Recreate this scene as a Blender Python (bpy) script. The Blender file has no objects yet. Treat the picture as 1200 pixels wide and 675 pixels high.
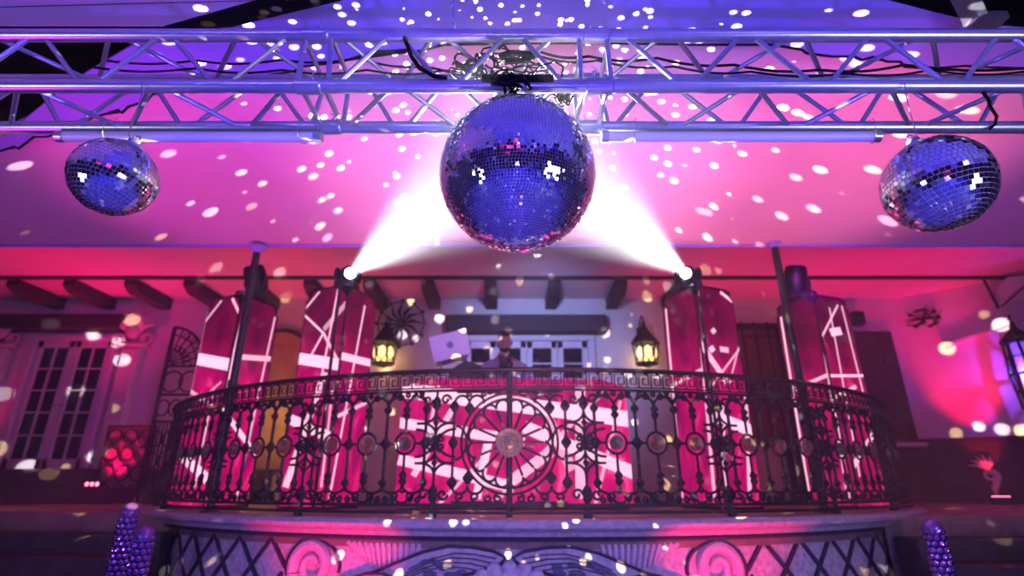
import bpy, bmesh, math, random
from mathutils import Vector, Matrix, Quaternion
random.seed(7)
PI = math.pi
R_ = math.radians
S = bpy.context.scene
C = S.collection

# ------------------------------------------------------------------ camera, light, exposure
PITCH, FPX, EZ = R_(20.3), 626.0, 1.5          # eye is 1.5 m above the dance floor
cam_d = bpy.data.cameras.new('camera'); cam = bpy.data.objects.new('camera', cam_d); C.objects.link(cam)
cam.location = (0, 0, EZ); cam.rotation_euler = (PI/2 + PITCH, 0, 0)
cam_d.sensor_width = 36; cam_d.lens = 36*FPX/1200; cam_d.clip_start = .02; cam_d.clip_end = 200
cam_d.dof.use_dof = True; cam_d.dof.focus_distance = 1.9; cam_d.dof.aperture_fstop = 1.6
S.camera = cam
S.view_settings.view_transform = 'Standard'; S.view_settings.look = 'None'
S.view_settings.exposure = 0.0; S.view_settings.gamma = 1.0; S.view_settings.use_curve_mapping = False
S.cycles.use_denoising = True
S.cycles.max_bounces = 8; S.cycles.diffuse_bounces = 3; S.cycles.glossy_bounces = 4
S.cycles.volume_bounces = 0; S.cycles.transparent_max_bounces = 8
S.cycles.sample_clamp_indirect = 4.0
S.cycles.caustics_reflective = False; S.cycles.caustics_refractive = False

w = bpy.data.worlds.new('night'); S.world = w; w.use_nodes = True
w.node_tree.nodes['Background'].inputs[0].default_value = (.02, .008, .06, 1)
w.node_tree.nodes['Background'].inputs[1].default_value = .5

def aim(o, target):
    o.rotation_euler = (Vector(target) - o.location).to_track_quat('-Z', 'Y').to_euler()
def spot(name, loc, target, energy, color, deg, blend=.4, size=.05):
    d = bpy.data.lights.new(name, 'SPOT'); d.energy = energy; d.color = color
    d.spot_size = R_(deg); d.spot_blend = blend; d.shadow_soft_size = size
    o = bpy.data.objects.new(name, d); C.objects.link(o); o.location = loc; aim(o, target); return o
def area(name, loc, target, energy, color, sx, sy):
    d = bpy.data.lights.new(name, 'AREA'); d.energy = energy; d.color = color
    d.shape = 'RECTANGLE'; d.size = sx; d.size_y = sy
    o = bpy.data.objects.new(name, d); C.objects.link(o); o.location = loc; aim(o, target); return o
def point(name, loc, energy, color, size=.03):
    d = bpy.data.lights.new(name, 'POINT'); d.energy = energy; d.color = color; d.shadow_soft_size = size
    o = bpy.data.objects.new(name, d); C.objects.link(o); o.location = loc; return o

def P(px, py, Y):                                # photo pixel -> world point at depth Y
    xc, yc = px - 600, 337.5 - py
    fw = FPX*math.cos(PITCH) - yc*math.sin(PITCH); h = FPX*math.sin(PITCH) + yc*math.cos(PITCH)
    return Vector((xc/fw*Y, Y, EZ + h/fw*Y))
def PZ(px, py, z):                               # photo pixel -> world point at height z
    xc, yc = px - 600, 337.5 - py
    fw = FPX*math.cos(PITCH) - yc*math.sin(PITCH); h = FPX*math.sin(PITCH) + yc*math.cos(PITCH)
    Y = (z - EZ)*fw/h
    return Vector((xc/fw*Y, Y, z))

BLUE, VIOLET, MAG, RED, PINK = (.09, .06, 1), (.28, .1, 1), (1, .02, .42), (1, .0, .09), (1, .08, .4)
# house lighting behind the camera: blue wash on truss, balls and frieze, two white followspots
spot('blue_wash', (-2.6, -2.4, 3.55), (-.8, 1.7, 2.7), 240, BLUE, 62, .8, .15)
spot('blue_wash', (2.6, -2.4, 3.55), (.9, 1.7, 2.7), 210, BLUE, 62, .8, .15)
spot('blue_low_wash', (-2.6, -1.5, 1.6), (-2.2, 4.6, .9), 240, (.62, .28, 1), 50, .8, .03)
spot('blue_low_wash', (1.5, -1.5, 1.6), (1.2, 4.6, .9), 200, (.75, .4, 1), 56, .8, .03)
spot('violet_canopy_wash', (0, .9, .6), (.1, 1.6, 4.0), 240, (.16, .07, 1), 95, .7, .03)
spot('violet_canopy_wash', (0, -3.0, .6), (.1, -1.0, 4.0), 420, (.10, .06, 1), 140, .7, .03)
spot('magenta_canopy_wash', (-4.2, 1.2, .4), (-2.6, 1.7, 3.7), 130, (.8, .02, 1), 60, .8, .1)
spot('blue_floor_wash', (0, -1.2, 3.5), (0, -.8, 0), 1000, (.10, .12, 1), 130, .5, .03)
area('white_followspot', (3.8, -1.3, 1.2), (0, 1.7, 2.6), 55, (.85, .85, 1), 1.5, 1.3)
area('white_followspot', (-4.2, -.8, 1.05), (0, 1.7, 2.6), 20, (.9, .85, 1), .9, .9)
area('pink_reflection_strip', (0, -6.5, 3.0), (0, 1.7, 2.6), 14, (1, .03, .4), 7, .3)  # added unseen strip that gives the mirror balls their pink specks
# magenta uplights on the stage that colour the canopy and porch
spot('canopy_uplight', (-2.3, 2.9, .25), (-2.1, 3.8, 3.8), 400, (1, .06, .55), 60, .8, .1)
spot('canopy_uplight', (2.3, 2.9, .25), (2.2, 3.8, 3.8), 600, (1, .16, .36), 60, .8, .1)
spot('canopy_uplight', (.1, 2.9, .25), (.1, 3.8, 3.8), 520, (1, .36, .6), 60, .8, .1)
for x, y in ((-4.6, 3.2), (4.9, 3.2)):
    spot('canopy_uplight', (x, y, .3), (x, 4.0, 3.8), 80, (.8, .0, .7), 75, .8, .1)
for x, e in ((-6.6, 420), (-3.6, 300), (-.9, 60), (3.4, 300), (6.0, 380)):
    spot('porch_uplight', (x, 7.75, 1.5), (x, 7.75, 4.6), e, (1, .0, .14), 80, 1.0, .1)
for x, y, e in ((-5.9, 8.2, 110), (-8.9, 8.2, 60), (-1.6, 8.5, 30)):
    spot('wall_uplight', (x, y, 1.5), (x, 9.0, 4.0), e, (1, .0, .16), 80, .8, .05)
spot('wall_wash', (-3.2, 5.3, 3.9), (-7.0, 9, 2.4), 150, (.6, .0, .6), 80, .8, .2)
spot('wall_wash', (3.2, 5.3, 3.7), (6.2, 9, 2.2), 150, (.55, .0, .6), 75, .8, .2)
spot('center_haze_fill', (.2, 5.3, 3.7), (.5, 9, 3.5), 520, (.3, .40, .95), 66, .8, .2)  # added lamp standing in for beam-lit haze before the middle wall
for x, e in ((-1.30, 160), (1.52, 160)):
    spot('frieze_uplight', (x, 3.3, .15), (x*1.02, 4.2, 1.1), e, (1, .0, .09), 56, .7, .03)
spot('stage_floor_red', (.2, 5.2, 2.45), (.2, 4.2, 1.29), 30, (1, .0, .12), 150, .6, .1)

# mirror-ball reflections: imitated by an added dotted lamp at the back, the top and the front of the big ball
def dots(name, loc, energy, scale=18, thr=.25, keep=.25, seed=0.0, warm=.5):
    d = bpy.data.lights.new(name, 'POINT'); d.energy = energy; d.shadow_soft_size = 0; d.use_nodes = True
    o = bpy.data.objects.new(name, d); C.objects.link(o); o.location = loc
    nt = d.node_tree; N = nt.nodes; L = nt.links
    em = N['Emission']; tc = N.new('ShaderNodeTexCoord')
    mp = N.new('ShaderNodeMapping'); mp.inputs['Location'].default_value = (seed, seed*.7, seed*1.3)
    v = N.new('ShaderNodeTexVoronoi'); v.inputs['Scale'].default_value = scale
    L.new(tc.outputs['Normal'], mp.inputs[0]); L.new(mp.outputs[0], v.inputs['Vector'])
    mr = N.new('ShaderNodeMapRange'); mr.inputs['From Min'].default_value = thr; mr.inputs['From Max'].default_value = thr*.8
    L.new(v.outputs['Distance'], mr.inputs['Value'])
    sp = N.new('ShaderNodeSeparateColor'); L.new(v.outputs['Color'], sp.inputs[0])
    g = N.new('ShaderNodeMath'); g.operation = 'GREATER_THAN'; g.inputs[1].default_value = keep; L.new(sp.outputs[0], g.inputs[0])
    m = N.new('ShaderNodeMath'); m.operation = 'MULTIPLY'; L.new(mr.outputs[0], m.inputs[0]); L.new(g.outputs[0], m.inputs[1])
    b = N.new('ShaderNodeMath'); b.operation = 'MULTIPLY_ADD'; b.inputs[1].default_value = .9; b.inputs[2].default_value = .35; L.new(sp.outputs[1], b.inputs[0])
    m2 = N.new('ShaderNodeMath'); m2.operation = 'MULTIPLY'; L.new(m.outputs[0], m2.inputs[0]); L.new(b.outputs[0], m2.inputs[1])
    mx = N.new('ShaderNodeMix'); mx.data_type = 'RGBA'
    mx.inputs[6].default_value = (1, .93, .95, 1); mx.inputs[7].default_value = (1, .72, .32, 1)
    g2 = N.new('ShaderNodeMath'); g2.operation = 'GREATER_THAN'; g2.inputs[1].default_value = warm; L.new(sp.outputs[2], g2.inputs[0])
    L.new(g2.outputs[0], mx.inputs[0]); L.new(mx.outputs[2], em.inputs['Color']); lf = N.new('ShaderNodeLightFalloff'); lf.inputs['Strength'].default_value = 1.0
    m3 = N.new('ShaderNodeMath'); m3.operation = 'MULTIPLY'; L.new(m2.outputs[0], m3.inputs[0]); L.new(lf.outputs['Linear'], m3.inputs[1])
    L.new(m3.outputs[0], em.inputs['Strength'])
    return o
BALL = Vector((.02, 1.70, 1.07 + EZ))
dots('ball_reflections_back', BALL + Vector((0, .31, .02)), 950, seed=3.1, scale=20, keep=.08)
dots('ball_reflections_top', BALL + Vector((0, .02, .33)), 60, seed=9.7, scale=12, thr=.2, keep=.75)
dots('ball_reflections_front', BALL + Vector((0, -.25, -.17)), 160, seed=5.3, scale=18, thr=.2, keep=.45, warm=.2)

# ------------------------------------------------------------------ materials
def mat(name, col, rough=.6, metal=0, var=.15, scale=12, bump=0, emit=None, es=0, spec=.5):
    m = bpy.data.materials.new(name); m.use_nodes = True; nt = m.node_tree; b = nt.nodes['Principled BSDF']
    b.inputs['Roughness'].default_value = rough; b.inputs['Metallic'].default_value = metal
    b.inputs['Specular IOR Level'].default_value = spec
    tc = nt.nodes.new('ShaderNodeTexCoord'); n = nt.nodes.new('ShaderNodeTexNoise')
    n.inputs['Scale'].default_value = scale; n.inputs['Detail'].default_value = 4
    nt.links.new(tc.outputs['Object'], n.inputs['Vector'])
    r = nt.nodes.new('ShaderNodeValToRGB')
    r.color_ramp.elements[0].position = .3; r.color_ramp.elements[1].position = .7
    r.color_ramp.elements[0].color = tuple(c*(1-var) for c in col) + (1,)
    r.color_ramp.elements[1].color = tuple(min(1, c*(1+var)) for c in col) + (1,)
    nt.links.new(n.outputs[0], r.inputs[0]); nt.links.new(r.outputs[0], b.inputs['Base Color'])
    if bump:
        bp = nt.nodes.new('ShaderNodeBump'); bp.inputs['Strength'].default_value = bump; bp.inputs['Distance'].default_value = .02
        nt.links.new(n.outputs[0], bp.inputs['Height']); nt.links.new(bp.outputs[0], b.inputs['Normal'])
    if emit:
        b.inputs['Emission Color'].default_value = emit + (1,); b.inputs['Emission Strength'].default_value = es
    return m
M = {}
M['alu'] = mat('brushed aluminium', (.52, .52, .58), .3, .85, .06, 40)
M['iron'] = mat('black wrought iron', (.006, .005, .007), .6, .2, .3, 60)
M['bronze'] = mat('cast bronze', (.22, .17, .10), .45, .6, .3, 50, .3)
M['plaster'] = mat('white plaster', (.62, .56, .56), .85, 0, .05, 6, .05)
M['ceil'] = mat('painted ceiling', (.62, .55, .55), .85, 0, .04, 3)
M['wood'] = mat('dark stained wood', (.035, .024, .03), .7, 0, .4, 14, .2)
M['wpaint'] = mat('white painted wood', (.6, .55, .58), .55, 0, .04, 9)
M['glass'] = mat('dark window glass', (.012, .01, .02), .08, 0, .1, 5)
M['canopy'] = mat('pink lit canopy fabric', (.74, .52, .64), .9, 0, .04, 2, .04)  # white cloth with some of the pink light put into its colour
M['bluelitcloth'] = mat('blue lit canopy fabric', (.34, .27, .86), .85, 0, .05, 2.5, .1)  # white cloth with the blue light put into its base colour
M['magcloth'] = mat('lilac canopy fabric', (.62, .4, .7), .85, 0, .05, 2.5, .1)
M['black'] = mat('black plastic', (.012, .012, .016), .4, 0, .2, 30)
M['blackcloth'] = mat('black cloth', (.003, .002, .006), .9, 0, .2, 8, spec=.05)
M['rubber'] = mat('black rubber cable', (.002, .002, .003), .6, 0, .2, 30, spec=.08)
M['stone'] = mat('carved cantera stone', (.5, .43, .45), .85, 0, .28, 26, .35)
M['stone2'] = mat('smooth grey stone', (.42, .37, .39), .7, 0, .22, 22, .2)
M['groove'] = mat('dark stone ribs', (.045, .035, .06), .8, 0, .25, 20, .2)
M['leafstone'] = mat('dark carved stone leaves', (.11, .11, .15), .8, 0, .3, 22, .3)
M['terrace'] = mat('terracotta paving', (.22, .13, .12), .6, 0, .2, 9, .1)
M['darkstone'] = mat('dark volcanic stone', (.06, .042, .05), .75, 0, .3, 7, .25)
M['floor'] = mat('dance floor', (.10, .12, .42), .6, 0, .2, 5)
M['relief'] = mat('pale carved relief', (.6, .45, .48), .8, 0, .15, 30, .2)
M['batten'] = mat('frosted tube', (.82, .82, .86), .25, 0, .02, 10)
M['mirror'] = mat('mirror tile', (.93, .93, .95), .04, 1, .03, 60)
M['grout'] = mat('mirror ball core', (.55, .53, .62), .5, 0, .2, 30)  # kept pale so the gaps imitate light caught on tile edges
M['chrome'] = mat('chrome stud', (.36, .22, .62), .12, 1, .05, 40)
M['purpleglass'] = mat('purple glazed bead', (.25, .12, .5), .08, .6, .1, 40)
M['lamp'] = mat('warm lamp glass', (.9, .75, .4), .4, 0, .02, 5, 0, (1, .72, .25), 2.0)
M['lens'] = mat('lit lens', (.9, .9, 1), .2, 0, .01, 5, 0, (.95, .95, 1), 60)
M['redlens'] = mat('lit red led', (.9, .2, .3), .3, 0, .01, 5, 0, (1, .12, .22), 6)
M['yellowglass'] = mat('lit amber glass', (.8, .6, .2), .3, 0, .1, 20, 0, (1, .62, .12), .9)
M['violetglass'] = mat('lit violet glass', (.3, .2, .8), .3, 0, .1, 20, 0, (.25, .1, 1), .9)
M['skin'] = mat('skin', (.5, .3, .24), .6, 0, .08, 30)
M['hair'] = mat('dark hair', (.02, .015, .015), .7, 0, .3, 80)
M['shirt'] = mat('lilac jacket cloth', (.5, .42, .62), .85, 0, .06, 40)
M['shirt2'] = mat('dark undershirt', (.03, .025, .05), .85, 0, .1, 40)
M['laptop'] = mat('silver laptop lid', (.72, .5, .68), .35, .3, .03, 20)
M['logo'] = mat('grey disc mark', (.22, .17, .33), .4, .2, .03, 20)
M['warmlitwood'] = mat('warm lit panel', (.42, .27, .12), .6, 0, .2, 5)  # warm light on the niche panel put into its base colour

# ------------------------------------------------------------------ mesh helpers
def build(name, bm, m, parent=None, smooth=True, loc=None):
    me = bpy.data.meshes.new(name); bmesh.ops.recalc_face_normals(bm, faces=bm.faces); bm.to_mesh(me); bm.free()
    if smooth:
        for p in me.polygons: p.use_smooth = True
    me.materials.append(m); o = bpy.data.objects.new(name, me); C.objects.link(o)
    if parent: o.parent = parent
    if loc: o.location = loc
    if smooth:
        me.set_sharp_from_angle(angle=R_(38))
    return o
def thing(name, label, cat, loc=(0, 0, 0), rz=0, group=None, rx=0, ry=0):
    o = bpy.data.objects.new(name, None); C.objects.link(o); o.location = loc; o.rotation_euler = (rx, ry, rz)
    o.empty_display_size = .1; o['label'] = label; o['category'] = cat
    if group: o['group'] = group
    return o
def tag(o, label, cat, group=None, kind=None):
    o['label'] = label; o['category'] = cat
    if group: o['group'] = group
    if kind: o['kind'] = kind
    return o
def struct(o, label=None, cat=None):
    o['kind'] = 'structure'
    if label: o['label'] = label
    if cat: o['category'] = cat
    return o
def box(bm, cx, cy, cz, sx, sy, sz, rot=None, bev=0):
    t = bmesh.ops.create_cube(bm, size=1)['verts']
    mt = Matrix.Translation((cx, cy, cz)) @ (rot.to_4x4() if rot else Matrix.Identity(4)) @ Matrix.Diagonal((sx, sy, sz, 1))
    bmesh.ops.transform(bm, matrix=mt, verts=t)
    if bev:
        es = list({e for v in t for e in v.link_edges})
        bmesh.ops.bevel(bm, geom=es, offset=bev, segments=1, affect='EDGES')
def tube(bm, pts, r, n=6, closed=False, sq=1.0):
    pts = [Vector(p) for p in pts]; k = len(pts)
    if k < 2: return
    rr = r if isinstance(r, (list, tuple)) else [r]*k
    T = []
    for i in range(k):
        a = pts[(i-1) % k] if closed or i > 0 else pts[i]; b = pts[(i+1) % k] if closed or i < k-1 else pts[i]
        d = b - a; T.append(d.normalized() if d.length > 1e-9 else Vector((0, 0, 1)))
    up = Vector((0, 0, 1)) if abs(T[0].z) < .9 else Vector((1, 0, 0))
    nrm = (up - T[0]*up.dot(T[0])).normalized(); rings = []
    for i in range(k):
        nrm = (nrm - T[i]*nrm.dot(T[i]))
        nrm = nrm.normalized() if nrm.length > 1e-6 else T[i].orthogonal().normalized()
        bn = T[i].cross(nrm)
        rings.append([bm.verts.new(pts[i] + (nrm*math.cos(2*PI*(j+.5)/n) + bn*math.sin(2*PI*(j+.5)/n)*sq)*rr[i]) for j in range(n)])
    for i in range(k if closed else k-1):
        a, b = rings[i], rings[(i+1) % k]
        for j in range(n): bm.faces.new((a[j], a[(j+1) % n], b[(j+1) % n], b[j]))
    if not closed:
        bm.faces.new(rings[0][::-1]); bm.faces.new(rings[-1])
def lathe(bm, prof, n=20, mt=None):
    """prof: list of (r, z), spun about z"""
    rings = []
    for r, z in prof:
        if r < 1e-5: rings.append([bm.verts.new((0, 0, z))])
        else: rings.append([bm.verts.new((r*math.cos(2*PI*j/n), r*math.sin(2*PI*j/n), z)) for j in range(n)])
    for a, b in zip(rings, rings[1:]):
        for j in range(n):
            if len(a) == 1 and len(b) == 1: continue
            if len(a) == 1: bm.faces.new((a[0], b[j], b[(j+1) % n]))
            elif len(b) == 1: bm.faces.new((a[j], a[(j+1) % n], b[0]))
            else: bm.faces.new((a[j], a[(j+1) % n], b[(j+1) % n], b[j]))
    for rg in (rings[0], rings[-1]):
        if len(rg) > 2: bm.faces.new(rg)
    if mt:
        vs = [v for rg in rings for v in rg]; bmesh.ops.transform(bm, matrix=mt, verts=vs)
def ball(bm, c, r, u=12, v=8, sc=(1, 1, 1)):
    t = bmesh.ops.create_uvsphere(bm, u_segments=u, v_segments=v, radius=r)['verts']
    bmesh.ops.transform(bm, matrix=Matrix.Translation(c) @ Matrix.Diagonal(tuple(sc) + (1,)), verts=t)
def prism(bm, poly, y0, y1):
    """polygon in x,z extruded along y"""
    a = [bm.verts.new((x, y0, z)) for x, z in poly]; b = [bm.verts.new((x, y1, z)) for x, z in poly]
    n = len(poly); bm.faces.new(a); bm.faces.new(b[::-1])
    for i in range(n): bm.faces.new((a[i], b[i], b[(i+1) % n], a[(i+1) % n]))
def slab(bm, poly, z0, z1):
    """polygon in x,y extruded along z"""
    a = [bm.verts.new((x, y, z0)) for x, y in poly]; b = [bm.verts.new((x, y, z1)) for x, y in poly]
    n = len(poly); bm.faces.new(a[::-1]); bm.faces.new(b)
    for i in range(n): bm.faces.new((a[i], a[(i+1) % n], b[(i+1) % n], b[i]))
def BM(): return bmesh.new()
def arc(cx, cz, r, a0, a1, n=10, rz=None):
    rz = r if rz is None else rz
    return [(cx + r*math.cos(R_(a0 + (a1-a0)*i/n)), cz + rz*math.sin(R_(a0 + (a1-a0)*i/n))) for i in range(n+1)]
def spiral(cx, cz, r0, r1, a0, a1, n=16):
    return [(cx + (r0+(r1-r0)*i/n)*math.cos(R_(a0+(a1-a0)*i/n)), cz + (r0+(r1-r0)*i/n)*math.sin(R_(a0+(a1-a0)*i/n))) for i in range(n+1)]
# ------------------------------------------------------------------ setting
XC, YC, RR = .22, 8.95, 4.9                      # centre of the round balcony, radius of its railing
STG, TER = EZ - .215, EZ - .25                   # stage floor, side terrace
def cyl(u_deg, r, z): a = R_(u_deg); return Vector((XC + r*math.sin(a), YC - r*math.cos(a), z))

bm = BM(); slab(bm, [(-12, -9), (12, -9), (12, 9.3), (-12, 9.3)], -.1, 0); struct(build('floor', bm, M['floor'], smooth=False))
bm = BM()
slab(bm, [(cyl(a, 4.86, 0).x, cyl(a, 4.86, 0).y) for a in range(-88, 89, 4)][::1], STG - .2, STG)
struct(build('stage_floor', bm, M['terrace'], smooth=False))
# terraces left and right of the balcony with their flights of steps
for side, sx, ye in (('left', -1, 5.6), ('right', 1, 5.1)):
    bm = BM()
    def edge(y): return XC + sx*math.sqrt(max(0, 4.80**2 - (YC-y)**2))
    ys = [ye + (9.0-ye)*i/12 for i in range(13)]
    poly = [(max(edge(y), 3.25) if sx > 0 else edge(y), y) for y in ys] + [(sx*11, 9.0), (sx*11, ye)]
    slab(bm, poly, 0.001, TER); struct(build('terrace_floor', bm, M['terrace'], smooth=False))
    st = thing('stone_steps', 'dark stone steps going down from the terrace beside the %s' % ('two beaded posts' if side == 'left' else 'single beaded post'), 'steps', (0, 0, 0))
    for k in range(6):
        bm = BM(); y1 = ye - .30*k - .012; z1 = TER - .16*(k+1)
        xs = max(3.30 if sx > 0 else 3.16, abs(edge(y1-.3)) + .25)
        box(bm, sx*(xs+10.5)/2, y1-.15, z1/2, 10.5-xs, .296, z1, bev=.012)
        build('step', bm, M['darkstone'], st, smooth=False)

# back wall with right return, ceiling of the porch
WY = 9.0
bm = BM(); box(bm, -1.6, WY+.15, 2.45, 16.8, .3, 4.9); struct(build('wall_back', bm, M['plaster'], smooth=False))
cr = Vector((6.75, WY)); ce = Vector((8.9, 7.2)); dr = (ce-cr).normalized(); nr = Vector((dr.y, -dr.x))
bm = BM(); slab(bm, [(cr.x, cr.y), (ce.x, ce.y), (ce.x-nr.x*-.3, ce.y-nr.y*-.3), (cr.x+.3, cr.y+.3)], 0, 4.9)
struct(build('wall_right', bm, M['plaster'], smooth=False))
CEILZ = EZ + 3.12
bm = BM(); box(bm, 0, 7.4, CEILZ+.06, 22, 3.5, .12); struct(build('ceiling', bm, M['ceil'], smooth=False))
bm = BM(); box(bm, 0, 7.9, CEILZ-.02, 22, .05, .06); struct(build('trim_1', bm, M['wood'], smooth=False))
# dark wainscot with ledge on the right, low plinth on the left
bm = BM()
box(bm, 5.6, WY-.05, (TER+EZ+.60)/2, 2.4, .1, EZ+.60-TER)
t = build('wainscot_wall', bm, M['darkstone'], smooth=False); struct(t)
def rbox(s0, s1, off, z0, z1, th):
    bm = BM(); a = cr+dr*s0+nr*off; b = cr+dr*s1+nr*off; a2 = a+nr*th; b2 = b+nr*th
    slab(bm, [(a.x, a.y), (b.x, b.y), (b2.x, b2.y), (a2.x, a2.y)], z0, z1); return bm
struct(build('wainscot_wall', rbox(0, 2.9, 0, TER, EZ+.60, .1), M['darkstone'], smooth=False))
struct(build('trim_2', rbox(0, 2.9, 0, EZ+.60, EZ+.70, .15), M['darkstone'], smooth=False))
bm = BM(); box(bm, 5.6, WY-.075, EZ+.65, 2.4, .15, .1); struct(build('trim_3', bm, M['darkstone'], smooth=False))
bm = BM(); box(bm, -6.9, WY-.19, (TER+EZ+.24)/2, 6.2, .38, EZ+.24-TER, bev=.015); struct(build('baseboard_left', bm, M['darkstone'], smooth=False))
bm = BM(); p_, q_ = cr+dr*.55, cr+dr*2.7
prs = []
for g_, th in ((p_, 2.12), (q_, 2.70)):
    for off in (.0, .12):
        for z_ in (0, .05): prs.append(bm.verts.new((g_.x+nr.x*off, g_.y+nr.y*off, EZ+th+z_)))
for f in ((0, 1, 3, 2), (4, 5, 7, 6), (0, 1, 5, 4), (2, 3, 7, 6), (0, 2, 6, 4), (1, 3, 7, 5)): bm.faces.new([prs[i] for i in f])
struct(build('trim_4', bm, M['ceil'], smooth=False))

# rafters
raf = [(-20, 'first rafter at the left edge of the photo'), (70, 'second rafter from the left, above the tall french door'), (130, 'third rafter from the left, above the tall french door'),
       (195, 'fourth rafter, above the carved capital beside the french door'), (258, 'fifth rafter, behind the leftmost black pole'), (322, 'sixth rafter, right of the leftmost black pole'),
       (385, 'seventh rafter, behind the left beam light'), (448, 'rafter right of the left beam light'), (510, 'rafter in the orange red glow left of the big mirror ball'),
       (577, 'rafter under the lower left of the big mirror ball'), (645, 'rafter under the lower right of the big mirror ball'), (716, 'rafter right of the big mirror ball'),
       (782, 'rafter beside the right beam light')]
for i, (px, lab) in enumerate(raf):
    x = P(px, 358, WY).x
    bm = BM(); z = CEILZ
    prism(bm, [(8.02, z-.005), (WY-.005, z-.005), (WY-.005, z-.20), (8.2, z-.20), (8.1, z-.16), (8.02, z-.10)], -.095, .095)
    for v in bm.verts: v.co = Vector((v.co.y, v.co.x, v.co.z))
    o = build('ceiling_rafter', bm, M['wood'], smooth=False, loc=(x, 0, 0)); tag(o, 'dark wood ' + lab, 'rafter', 'rafters under the porch ceiling')

# curved front of the balcony: frieze wall, cornice, lattice and carvings
def curved(bm, prof, a0, a1, n, closed=True):
    """sweep (r, z) profile round the balcony"""
    rings = [[bm.verts.new(cyl(a0+(a1-a0)*i/n, r, z)) for r, z in prof] for i in range(n+1)]
    k = len(prof)
    for i in range(n):
        for j in range(k if closed else k-1):
            bm.faces.new((rings[i][j], rings[i][(j+1) % k], rings[i+1][(j+1) % k], rings[i+1][j]))
    if closed: bm.faces.new(rings[0]); bm.faces.new(rings[-1][::-1])
bm = BM(); curved(bm, [(4.84, .0), (4.84, STG-.02), (4.7, STG-.02), (4.7, 0)], -85, 85, 90)
frieze = struct(build('wall_front', bm, M['stone']))
bm = BM(); curved(bm, [(4.80, STG-.075), (4.93, STG-.115), (4.95, STG-.085), (5.0, STG-.075), (5.04, STG-.055), (5.05, STG-.03), (5.03, STG-.008), (5.0, STG), (4.80, STG)], -85, 85, 110)
struct(build('trim_5', bm, M['stone2']))
bm = BM(); curved(bm, [(4.84, STG-.155), (4.885, STG-.15), (4.895, STG-.135), (4.885, STG-.12), (4.84, STG-.115)], -85, 85, 90)
build('moulding', bm, M['groove'], frieze)
FR = 4.845
def fz(u, dz, off=0): return cyl(u, FR+off, STG+dz)     # u degrees, dz below stage floor
PHC = -2.8                                              # direction of the railing's central medallion
zt, zb = -.165, -1.1
for sgn in (-1, 1):
    bm = BM()
    for k in range(-3, 14):
        for d in (1, -1):
            pts = [(22.7 + 4.3*k + d*4.3*(zt-z)/.40, z) for z in [zt+(zb-zt)*i/24 for i in range(25)]]
            pts = [(u, z) for u, z in pts if 20.6 < u < 78]
            if len(pts) > 1: tube(bm, [fz(PHC+sgn*u, z, .004) for u, z in pts], .021, 4, sq=.6)
    build('lattice', bm, M['groove'], frieze)
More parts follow.
